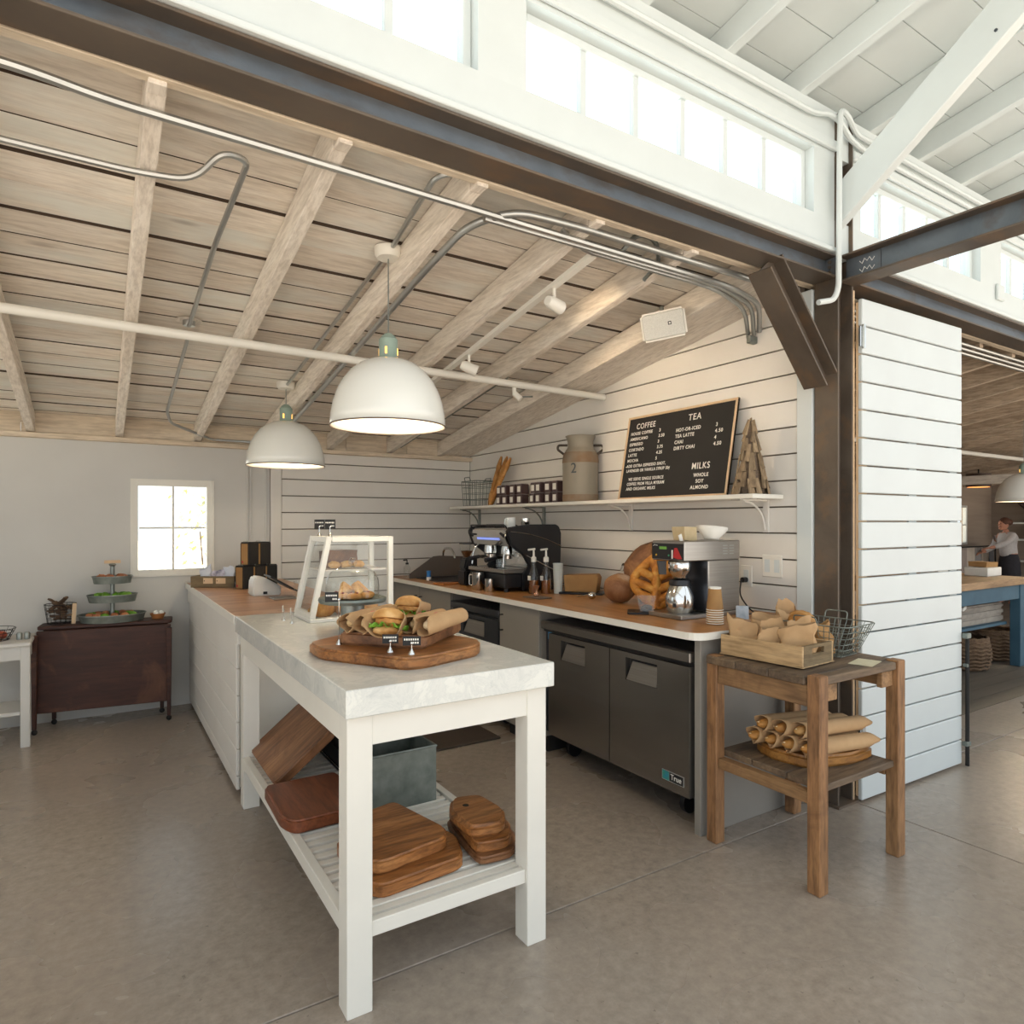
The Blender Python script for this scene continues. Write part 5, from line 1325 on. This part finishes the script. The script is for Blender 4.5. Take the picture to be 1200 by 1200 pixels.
# ================================================================ RUSTIC CART BY THE COLUMN
kc = E('rustic_cart', 'rustic reclaimed timber stand with one shelf in front of the steel column', 'stand', loc=(2.575, 1.72, 0))
for x, y in ((2.272, 1.452), (2.822, 1.452), (2.272, 1.935), (2.822, 1.935)):
    MB(kc).box(x, x+.055, y, y+.055, 0, .822 if y < 1.5 else .818).done('leg', RECLAIM, kc, bev=.004)
for k in range(3):
    y0_, y1_ = 1.512+k*.16, 1.512+k*.16+.157
    MB(kc).box(2.262, 2.888, y0_, min(y1_, 1.985), .782, .816).done('top_board', RECLAIM_D, kc, bev=.004)
MB(kc).box(2.33, 2.82, 1.46, 1.510, .784, .816).done('top_board', RECLAIM_D, kc, bev=.004)
for k in range(3):
    y0_, y1_ = 1.47+k*.165, 1.47+k*.165+.161
    MB(kc).box(2.3275, 2.8215, y0_, min(y1_, 1.97), .375, .402).done('shelf_board', RECLAIM_D, kc, bev=.004)
MB(kc).box(2.278, 2.302, 1.508, 1.934, .70, .781).done('apron', RECLAIM_X, kc, bev=.003)
MB(kc).box(2.842, 2.866, 1.508, 1.934, .70, .781).done('apron', RECLAIM_X, kc, bev=.003)
MB(kc).box(2.328, 2.42, 1.475, 1.50, .715, .781).done('corner_block', RECLAIM_X, kc, bev=.003)
MB(kc).box(2.74, 2.82, 1.475, 1.50, .715, .781).done('corner_block', RECLAIM_X, kc, bev=.003)
MB(kc).box(2.282, 2.327, 1.508, 1.934, .330, .374).done('shelf_rail', RECLAIM_X, kc, bev=.003)
MB(kc).box(2.82, 2.858, 1.508, 1.934, .330, .374).done('shelf_rail', RECLAIM_X, kc, bev=.003)
ZC = .8225
bc = E('bread_crate', 'pale wooden crate with a cut handle, filled with paper bags, on the rustic stand', 'crate', loc=(2.455, 1.775, ZC), rz=radians(4))
for sx_ in (-1, 1): MB().box(sx_*.112-.006, sx_*.112+.006, -.19, .19, .004, .085).done('side', CRATEW, bc, bev=.002)
for sy_ in (-1, 1):
    y = sy_*.184
    MB().box(-.1055, .1055, y-.006, y+.006, .004, .048).box(-.1055, -.045, y-.006, y+.006, .048, .085).box(.045, .1055, y-.006, y+.006, .048, .085).box(-.045, .045, y-.006, y+.006, .072, .085).done('end', CRATED, bc)
MB().box(-.12, .12, -.193, .193, 0, .004).done('bottom', CRATEW, bc)
for k, (x, y, a, h, w_, nm) in enumerate(((2.40, 1.895, -.8, .15, .13, 'farthest back at the left, in the pale crate'), (2.49, 1.84, -1.1, .15, .13, 'back right, in the pale crate'), (2.42, 1.765, -.7, .145, .12, 'in the middle of the pale crate'),
                               (2.445, 1.665, -1.0, .15, .15, 'at the front of the pale crate, broadest of its bags'), (2.51, 1.70, -.7, .15, .11, 'at the right of the pale crate, next to the wire basket'))):
    bag('kraft paper bag ' + nm, (x, y, ZC+.0045), a, w_, .07, h, KRAFT, k+11, 'paper_bag', 'bag', rx=R.uniform(-.12, .12))
wkb = E('wire_basket', 'tapered grey wire basket with bread on the rustic stand', 'basket', loc=(2.745, 1.75, ZC), rz=radians(6))
wire_basket(wkb, .17, .25, .27, .36, .135, 9, 12, 5, .0017, GALV_D, handles=True)
MB(False).ell((0, 0, 0), (.10, .065, .05), 18, 10, .08, 4).done('loaf', CRUST, smooth=60, loc=(2.715, 1.83, ZC+.125), rot=(0, 0, .5), label='golden loaf lying on top of the wire basket on the stand', cat='bread')
bag('open kraft bag leaning up in the wire basket on the stand', (2.66, 1.86, ZC+.006), -.4, .11, .08, .19, KRAFT, 31)
bag('plain kraft bag at the front left of the wire basket on the stand', (2.685, 1.70, ZC+.006), .1, .09, .07, .13, KRAFT_D, 33)
MB(False).box(-.07, .07, -.045, .045, 0, .0015).done('paper_card', plain('cream_card', 'd8d0b4', .8, h2='cbc2a4', scale=14), loc=(2.70, 1.525, .8165), rot=(0, 0, .25), label='cream paper card lying flat on the front edge of the stand', cat='card')
bo_ = slab_board('olive brown board under the kraft sleeved baguettes on the stand shelf', [(2.39, 1.75), (2.42, 1.60), (2.62, 1.53), (2.78, 1.53), (2.815, 1.62), (2.78, 1.74), (2.55, 1.88), (2.43, 1.86)], .4025, .050, wood('olive_board', ['6b4420', '96662f', 'b58242'], 'x', 3, .4, .04, .15), bev=.012)
def sleeve(label, x, y, z, L=.36, rz=-.22, r=.0325):
    root = E('sleeved_baguette', label, 'bread', loc=(x, y, z), rz=rz, group='sleeved baguettes')
    def fn(u, v):
        a = 2*pi*v; rr = r*(1.12 - .18*u)*(1+.05*noise.noise(V((u*7, cos(a)*2, sin(a)*2+x*9))))
        xx = -.012*sin(2*a) + L*u
        if u > .93: return V((xx, rr*cos(a)*1.1, r+rr*sin(a)*.35))
        return V((xx, rr*cos(a), r + rr*sin(a)*.95))
    MB().grid(fn, 14, 18).done('paper_sleeve', KRAFT, root, smooth=60, solid=.0015)
    MB().ell((.035, 0, r*.95), (.055, r*.74, r*.66), 16, 10, .07, 5).done('baguette_tip', CRUST, root, smooth=60)
    MB().ell((-.012, 0, r*1.25), (.007, .004, .003), 8, 6).done('flour_patch', CRUMB, root)
for k, (x, y, z, nm) in enumerate(((2.385, 1.835, .453, 'bottom row, farthest left'), (2.395, 1.76, .453, 'bottom row, second from the left'), (2.405, 1.685, .453, 'bottom row, third from the left'), (2.42, 1.61, .453, 'bottom row, rightmost'),
                                (2.395, 1.80, .510, 'upper row, left'), (2.405, 1.72, .510, 'upper row, middle'), (2.44, 1.655, .510, 'upper row, right'))):
    sleeve('kraft sleeved baguette on the stand shelf, ' + nm, x, y, z)

# ================================================================ LEFT BACK: SIDEBOARD, TIERED STAND, WHITE TABLE
dl = E('drop_leaf_table', 'dark brown drop leaf table standing against the back wall left of the window', 'table', loc=(.07, 5.43, 0), rz=radians(-7))
MB().prism(rrect(-.40, .40, -.10, .11, .03), 'z', .678, .702).done('table_top', BROWNT, dl, bev=.004)
MB().box(-.395, .395, -.132, -.112, .13, .676).done('drop_leaf', BROWNT, dl, bev=.004)
MB().box(-.37, .37, -.055, .075, .59, .6775).done('apron', BROWNT, dl)
for x, y in ((-.40, -.155), (.385, -.155), (-.33, .075), (.33, .075)):
    lg = MB().hexa([(x-.012, y-.012, .035), (x+.012, y-.012, .035), (x+.012, y+.012, .035), (x-.012, y+.012, .035), (x-.018, y-.018, .655), (x+.018, y-.018, .655), (x+.018, y+.018, .655), (x-.018, y+.018, .655)]).done('leg', BROWNT, dl, bev=.003)
    MB().ell((x, y, .018), (.018, .012, .018), 12, 8).done('caster', BLACKM, lg, smooth=50)
    if y < 0: MB().box(x-.012, x+.012, y+.016, -.1125 if False else y+.05, .60, .64).done('hinge_block', BROWNT, lg)
ts = E('tiered_stand', 'three tier galvanized tray stand holding salads and pastries on the dark table', 'tiered tray', loc=(.095, 5.445, .7035))
for r_, z in ((.205, 0), (.152, .135), (.122, .265)):
    t_ = MB().lathe([(0, z), (r_*.93, z), (r_, z+.045), (r_*1.02, z+.05), (r_*.985, z+.05), (r_*.92, z+.008), (0, z+.006)], 36, sy=.78).done('tray', GALV_D, ts, smooth=40)
    MB().tube([(r_*1.015*cos(a), r_*1.015*.78*sin(a), z+.05) for a in [2*pi*i/36 for i in range(36)]], .004, 6, closed=True).done('rim', GALV, t_, smooth=60)
MB().tube([(0, 0, .006), (0, 0, .385)], .014, 12).lathe([(.014, .385), (.024, .395), (.018, .405), (0, .405)], 12).done('pole', GALV, ts, smooth=40)
MB().box(-.05, .05, -.004, .004, .4055, .428).done('name_card', PALEW, ts)
BR2 = crust('salad_topping', '8a5a38', 'b5704a', 'd0a077', 22)
lv_ = 0
for z, rr, n, cols in ((.010, .13, 13, 0), (.145, .10, 9, 1), (.275, .08, 7, 2)):
    for k in range(n):
        a = 2*pi*k/n; q = rr*R.uniform(.75, 1.05)
        green = (cols == 1) or (cols == 0 and k % 3 == 0)
        lv_ += 1
        MB(False).ell((0, 0, .018), (.032, .026, .020), 10, 7, .35, 4, seed=lv_).done('salad_bunch' if green else 'pastry', LEAF if green else BR2, smooth=60, loc=(.095+q*cos(a), 5.445+q*.74*sin(a), .7035+z+.016), rot=(0, 0, a),
                      label=('green salad bunch on the %s tier of the tray stand' if green else 'small brown pastry on the %s tier of the tray stand') % ('bottom', 'middle', 'top')[cols], cat='salad' if green else 'pastry', group=('salad on the %s tier' if green else 'pastries on the %s tier') % ('bottom', 'middle', 'top')[cols])
wd = E('wire_basket', 'round wire basket full of bark pieces at the left end of the dark table', 'basket', loc=(-.21, 5.49, .7035))
m = MB()
for k in range(5):
    rr = .075 + .018*k/4; m.tube([(rr*cos(2*pi*i/20), rr*sin(2*pi*i/20), .003+.13*k/4) for i in range(20)], .0025 if k == 4 else .0016, 5, closed=True)
for i in range(16):
    a = 2*pi*i/16; m.tube([(.075*cos(a), .075*sin(a), .003), (.093*cos(a), .093*sin(a), .133)], .0015, 4)
for i in range(6): m.tube([(.075*cos(pi*i/6), .075*sin(pi*i/6), .003), (-.075*cos(pi*i/6), -.075*sin(pi*i/6), .003)], .0015, 4)
m.done('wire_body', BLACKM, wd, smooth=60)
for k in range(14):
    a = R.uniform(0, 6.3); q = .042*math.sqrt(R.random()); L2 = R.uniform(.05, .075)
    zz = .03 + .009*k
    m = MB().box(-L2, L2, -.013, .013, -.006, .006).jitter(.006, 25, k)
    m.xf(M.Rotation(a*1.7, 4, 'Z') @ M.Rotation(R.uniform(-.7, .7) if k > 8 else R.uniform(-.15, .15), 4, 'Y'))
    m.done('bark_piece', plain('bark_brown', '4d3a2c', .85, h2='6f5743', scale=14) if k == 0 else bpy.data.materials['bark_brown'], loc=(-.21+q*cos(a)*.6, 5.49+q*sin(a)*.6, .7035+zz), label='dark bark piece lying in the round wire basket', cat='bark', group='bark pieces in the round basket')
MB(False).box(-.012, .012, -.004, .004, 0, .14).done('clothes_peg_card', PALEW, loc=(-.135, 5.43, .7035), rot=(0, .05, .2), label='pale wooden tag standing at the right of the round wire basket', cat='tag')
bwl = MB(False).lathe([(0, 0), (.035, 0), (.052, .038), (.049, .038), (.033, .006), (0, .006)], 24).done('small_bowl', plain('orange_wood_bowl', '9a6236', .45, h2='b27747'), smooth=40, loc=(.375, 5.40, .7035), label='small orange wooden bowl at the right end of the dark table', cat='bowl')
for k in range(3):
    MB(False).ell((0, 0, 0), (.019, .019, .017), 12, 8).done('white_cup', ENAMEL, smooth=50, loc=(.375+.022*cos(2.1*k), 5.40+.022*sin(2.1*k), .7435), label='small white creamer in the orange wooden bowl', cat='creamer', group='creamers in the small bowl')

wt2 = E('side_table', 'white painted side table cut off at the left edge of the picture', 'table', loc=(-.8, 5.2, 0))
MB(wt2).box(-1.35, -.345, 5.04, 5.45, .632, .655).done('table_top', W_PLAST, wt2, bev=.005)
for x in (-1.33, -.40):
    for y in (5.065, 5.385): MB(wt2).box(x, x+.05, y, y+.05, 0, .631).done('leg', W_PLAST, wt2, bev=.003)
MB(wt2).box(-1.28, -.40, 5.075, 5.095, .545, .631).done('apron', W_PLAST, wt2); MB(wt2).box(-.375, -.357, 5.115, 5.385, .545, .631).done('apron', W_PLAST, wt2)
MB(wt2).box(-1.28, -.401, 5.08, 5.42, .20, .222).done('lower_shelf', W_PLAST, wt2, bev=.003)
lw = E('wire_bowl', 'dark wire bowl with red fruit at the left edge on the white side table', 'bowl', loc=(-.56, 5.24, .6555))
m = MB()
for k in range(4):
    rr = .09 + .035*k/3; m.tube([(rr*cos(2*pi*i/20), rr*sin(2*pi*i/20), .003+.07*k/3) for i in range(20)], .002, 5, closed=True)
for i in range(14):
    a = 2*pi*i/14; m.tube([(.09*cos(a), .09*sin(a), .003), (.125*cos(a), .125*sin(a), .073)], .0016, 4)
m.tube([(.09*cos(a), .09*sin(a), .003) for a in (0, pi)], .002, 4).tube([(.09*cos(a), .09*sin(a), .003) for a in (pi/2, 3*pi/2)], .002, 4)
m.done('wire_body', BLACKM, lw, smooth=60)
for k in range(6):
    MB(False).ell((0, 0, 0), (.027, .027, .025), 14, 9, .04, 3).done('red_fruit', plain('red_fruit_skin', '9c3a2c', .4, h2='b86a44', scale=12) if k == 0 else bpy.data.materials['red_fruit_skin'], smooth=60, loc=(-.56+.055*cos(k*1.05), 5.24+.055*sin(k*1.05), .6865), label='small red fruit in the dark wire bowl', cat='fruit', group='fruit in the wire bowl')
for k, x in enumerate((-.415, -.375)):
    MB(False).lathe([(0, 0), (.016, 0), (.017, .035), (.012, .045), (0, .046)], 14).done('small_jar', GALV, smooth=40, loc=(x, 5.20, .6555), label='%s small metal jar at the right corner of the white side table' % ('left', 'right')[k], cat='jar')

# ================================================================ ROOM BEYOND THE DOORWAY
BLUE = plain('worn_blue_paint', '3f6376', .6, h2='34566a', scale=5)
bt = E('blue_table', 'worn blue work table with a thick pale top in the room on the right', 'table', loc=(6.9, 3.2, 0))
MB(bt).box(5.6, 7.70, 2.72, 3.75, .80, .865).done('table_top', wood('pale_table_top', ['9a7a58', 'b08f6b', 'bf9f7b'], 'x', 1.5, .6, .02, .2), bt, bev=.004)
MB(bt).box(5.62, 7.66, 2.76, 2.785, .66, .799).done('apron', BLUE, bt); MB(bt).box(7.63, 7.655, 2.79, 3.70, .66, .799).done('apron', BLUE, bt)
for x in (5.62, 7.57):
    for y in (2.75, 3.63): MB(bt).box(x, x+.09, y, y+.09, 0, .799).done('leg', BLUE, bt, bev=.004)
MB(bt).box(5.72, 7.56, 2.86, 3.62, .40, .425).done('under_shelf', BLUE, bt)
LIN = plain('grey_linen', '8f8880', .9, h2='a59d93', scale=12, bump=.2)
for k, (z, th) in enumerate(((.426, .07), (.497, .06), (.558, .05))):
    MB(False).box(-.55, .55, -.30, .30, 0, th).jitter(.008, 6, k).done('folded_linen', LIN, loc=(7.05, 3.2, z), bev=.015, seg=2, sub=2, smooth=50, label='%s folded grey cloth on the shelf of the blue table' % ('bottom', 'middle', 'top')[k], cat='cloth')
MB(False).box(-.11, .11, -.17, .17, 0, .03).done('paper_stack', PAPERW, loc=(6.55, 2.98, .609), rot=(0, 0, .3), label='white papers on the folded grey cloths', cat='paper')
WICK = plain('dark_wicker', '54402f', .85, h2='7a6149', scale=40, bump=.4)
def wicker(label, x, y):
    r = E('wicker_basket', label, 'basket', loc=(x, y, 0))
    MB().lathe([(0, .004), (.19, .004), (.24, .16), (.23, .31), (.22, .31), (.225, .16), (.18, .02), (0, .02)], 28).done('basket_body', WICK, r, smooth=40)
    for k in range(9):
        z = .03 + k*.034; rr = .197 + .047*sin(pi*min(1, (z+.06)/.42))
        MB().tube([(rr*cos(2*pi*i/28), rr*sin(2*pi*i/28), z+.006*(-1)**i) for i in range(28)], .012, 5, closed=True).done('woven_band', WICK, r)
for k, (x, y, nm) in enumerate(((7.05, 3.05, 'left'), (7.80, 3.10, 'right'), (8.2, 3.55, 'far'))):
    wicker('%s dark wicker basket on the floor by the blue table' % nm, x, y)
for k, (x, y, s_, nm) in enumerate(((7.0, 3.25, .12, 'left'), (7.52, 3.05, .15, 'right'))):
    MB(False).box(-s_, s_, -s_*.7, s_*.7, 0, .085).done('white_box', PAPERW, loc=(x, y, .8655), bev=.006, label='%s white box on the blue table in the room on the right' % nm, cat='box')
MB(False).box(-.12, .12, -.08, .08, 0, .05).jitter(.015, 12, 2).done('brown_parcel', KRAFT_D, loc=(7.55, 3.06, .951), sub=1, label='brown parcel on top of the right white box', cat='parcel')
for k, z in enumerate((1.40, 1.10, .72)):
    MB(False).box(-.14, .14, -1.1, 1.1, -.03, 0).done('end_shelf', W_TABLE, loc=(14.055, 4.1, z), label='%s white shelf on the end wall of the room on the right' % ('top', 'middle', 'bottom')[k], cat='shelf')
pp = E('potted_plant', 'dark dried lavender bunch in a white pot on the top shelf of the end wall', 'plant', loc=(14.02, 4.92, 1.401))
MB().lathe([(0, 0), (.07, 0), (.09, .15), (.082, .15), (.065, .02), (0, .02)], 18).done('pot', ENAMEL, pp, smooth=40)
m = MB()
for k in range(90):
    a, e_ = R.uniform(0, 6.28), R.uniform(.1, 1.0); d = V((cos(a)*e_, sin(a)*e_, 1.1)).normalized()
    m.tube([(0, 0, .12), tuple(V((0, 0, .12)) + d*R.uniform(.25, .36))], .006, 4, r1=.014)
m.done('dried_stems', plain('dried_lavender', '4b3b3a', .9, h2='5f4c45', scale=20), pp, kind='stuff')
MB(False).box(-.1, .1, -.28, .28, 0, .24).done('dark_case', BLACKM, loc=(14.05, 4.72, 1.101), bev=.01, label='dark case on the middle shelf of the end wall', cat='case')
MB(False).lathe([(0, 0), (.08, 0), (.10, .12), (.03, .17), (.03, .22), (0, .22)], 18).done('wooden_vase', PALEW, smooth=40, loc=(14.03, 4.62, 1.401), label='pale vase right of the lavender pot on the top shelf', cat='vase')
MB(False).box(-.08, .08, -.2, .2, 0, .14).done('red_box', plain('dull_red_box', '9c3f34', .6), loc=(14.05, 4.55, .721), bev=.005, label='dull red box on the bottom shelf of the end wall', cat='box')
# hanging cloths under the far window
rk = E('clothes_rail', 'rail with hanging cloths under the far window', 'rail', loc=(12.9, 5.30, .99))
MB(rk).tube([(11.9, 5.30, .98), (13.6, 5.30, .98)], .012, 6).tube([(11.95, 5.30, .98), (11.95, 5.30, 0)], .014, 6).tube([(13.55, 5.30, .98), (13.55, 5.30, 0)], .014, 6).done('rail', BLACKM, rk)
for k in range(6):
    cl = ('5b5a5c', 'a39489', 'c3b5a5', '8f8984', 'b7a796', '6d6b6c')[k]
    def cf(u, v, k=k): return V((-.12+.24*u, .03*sin(9*u+k)*(1-v*.5)+.012, -.62*(1-v)))
    MB().grid(cf, 12, 6).done('hanging_cloth', plain('hanging_cloth_%d' % k, cl, .9, h2=cl, scale=5), smooth=60, solid=.006, loc=(12.1+.265*k, 5.30, .965), label=('dark grey cloth at the left end of the far rail', 'greyish brown cloth second on the far rail', 'cream cloth third on the far rail', 'mid grey cloth fourth on the far rail', 'sand coloured cloth fifth on the far rail', 'dark cloth at the right end of the far rail')[k], cat='cloth')
lt = E('barrel_lamp', 'small brown cylinder lamp with an orange glow under the far ceiling', 'lamp', loc=(11.2, 4.6, 1.93))
MB().tube([(0, 0, 0), (0, 0, .20)], .16, 16).done('lamp_body', plain('brown_lamp_body', '4b382a', .5), lt, smooth=40)
MB().tube([(0, 0, .2), (0, 0, zc(4.6)-1.93)], .01, 6).done('stem', BLACKM, lt)
MB().lathe([(0, -.004), (.14, -.004), (.14, -.001), (0, -.001)], 16).done('diffuser', emit('orange_glow', 'ffa557', 2.5), lt)
MB(False).box(-.05, .05, -1.7, 1.7, -.06, .06).done('tie_beam', RAFT, loc=(10.6, 3.8, 2.0), label='pale timber beam under the far ceiling of the room on the right', cat='beam')

# ---- the woman reaching to the rail
pr = E('person', 'woman in grey sweater and dark skirt, brown hair tied up, reaching to the rail', 'person', loc=(13.15, 4.94, 0), rz=radians(152)); pr.scale = (.86, .86, .86)
SKIN = plain('skin', 'c98f72', .55, h2='c08468', scale=8)
def skin(name, verts, edges, radii, mat, parent, sub=2, root=0):
    me = bpy.data.meshes.new(name); me.from_pydata(verts, edges, [])
    o = bpy.data.objects.new(name, me); C.objects.link(o); o.parent = parent
    md = o.modifiers.new('skin', 'SKIN')
    sv = me.skin_vertices[0].data
    for i, r in enumerate(radii): sv[i].radius = r if isinstance(r, tuple) else (r, r)
    sv[root].use_root = True
    md.use_smooth_shade = True
    if sub: o.modifiers.new('sub', 'SUBSURF').levels = sub; o.modifiers[-1].render_levels = sub
    me.materials.append(mat)
    return o
# local: +x forward, +y left, z up; leaning forward a little
P_ = [(0, 0, .92), (.015, 0, 1.06), (.035, 0, 1.22), (.05, 0, 1.36), (.06, 0, 1.43), (.08, 0, 1.50),      # 0-5 pelvis..neck top
      (.05, .16, 1.36), (.26, .23, 1.22), (.48, .18, 1.14), (.555, .17, 1.13),                              # left arm reaching
      (.05, -.16, 1.36), (.14, -.24, 1.12), (.35, -.20, 1.04), (.42, -.19, 1.03),                          # right arm
      (0, .09, .86), (.03, .10, .48), (-.02, .10, .09), (.10, .11, .035),
      (0, -.09, .86), (.05, -.10, .48), (.02, -.10, .09), (.14, -.11, .035)]
Eg = [(0, 1), (1, 2), (2, 3), (3, 4), (4, 5), (3, 6), (6, 7), (7, 8), (8, 9), (3, 10), (10, 11), (11, 12), (12, 13), (0, 14), (14, 15), (15, 16), (16, 17), (0, 18), (18, 19), (19, 20), (20, 21)]
Rd = [(.13, .16), (.11, .14), (.12, .155), (.10, .13), .055, .05, .062, .046, .033, .026, .062, .046, .033, .026, .095, .062, .042, .034, .095, .062, .042, .034]
skin('body', P_, Eg, Rd, SKIN, pr)
hd_ = MB().ell((.12, 0, 1.585), (.092, .075, .112), 24, 18).ell((.215, 0, 1.575), (.018, .012, .018), 10, 8).ell((.11, .076, 1.58), (.018, .010, .028), 8, 6).ell((.11, -.076, 1.58), (.018, .010, .028), 8, 6).ell((.165, 0, 1.505), (.045, .045, .035), 12, 8)
hd_.done('head', SKIN, pr, smooth=60)
f_ = MB()
for s_ in (-1, 1): f_.ell((.201, s_*.030, 1.60), (.008, .012, .006), 8, 6)
f_.done('eyes', BLACKM, pr); MB().ell((.208, 0, 1.535), (.007, .022, .007), 8, 6).done('mouth', plain('lips', '9d5a4d', .5), pr)
MB().ell((.09, 0, 1.62), (.108, .092, .105), 22, 14, .10, 5, flat=-.35).ell((-.005, 0, 1.63), (.06, .06, .06), 14, 10, .15, 5).done('hair', plain('brown_hair', '4e3022', .7, h2='6b442e', scale=30), pr, smooth=60)
for (wx, wy, wz), d, n in (((.555, .17, 1.13), V((.95, -.05, -.2)), 0), ((.42, -.19, 1.03), V((.9, .1, -.3)), 1)):
    d.normalize(); s_ = V((0, 0, 1)).cross(d).normalized(); w0 = V((wx, wy, wz))
    hv = [tuple(w0), tuple(w0 + d*.05)]; he = [(0, 1)]; hr = [(.024, .016), (.034, .014)]
    for k, (off, L2) in enumerate(((-.027, .062), (-.009, .074), (.009, .070), (.027, .055))):
        b_ = w0 + d*.088 + s_*off
        i = len(hv); hv += [tuple(b_), tuple(b_ + d*L2*.55 - V((0, 0, .008))), tuple(b_ + d*L2*.9 - V((0, 0, .028)))]; he += [(1, i), (i, i+1), (i+1, i+2)]; hr += [.010, .009, .007]
    i = len(hv); t0 = w0 + d*.035 + s_*(.035 if n else -.035)
    hv += [tuple(t0), tuple(t0 + d*.04 + s_*(.016 if n else -.016) - V((0, 0, .01)))]; he += [(0, i), (i, i+1)]; hr += [.012, .009]
    skin('hand', hv, he, hr, SKIN, pr, 1)
# sweater: a second, slightly larger skin over torso and arms
keep = [0, 1, 2, 3, 4, 6, 7, 8, 10, 11, 12]
mp_ = {k: i for i, k in enumerate(keep)}
skin('sweater', [P_[k] for k in keep], [(mp_[a], mp_[b]) for a, b in Eg if a in mp_ and b in mp_], [(.155, .185), (.135, .165), (.14, .175), (.12, .15), .066, .076, .060, .046, .076, .060, .046], plain('light_grey_knit', 'cfc8c3', .9, h2='c2bab5', scale=30, bump=.2), pr)
MB().lathe([(.150, 1.0), (.175, .92), (.195, .80), (.205, .62), (.21, .52), (.20, .52), (.165, .90), (.14, 1.0)], 24, (.0, 0, 0), sx=.85).done('skirt', plain('dark_skirt', '2f2d30', .85, h2='37343a', scale=20), pr, smooth=60)
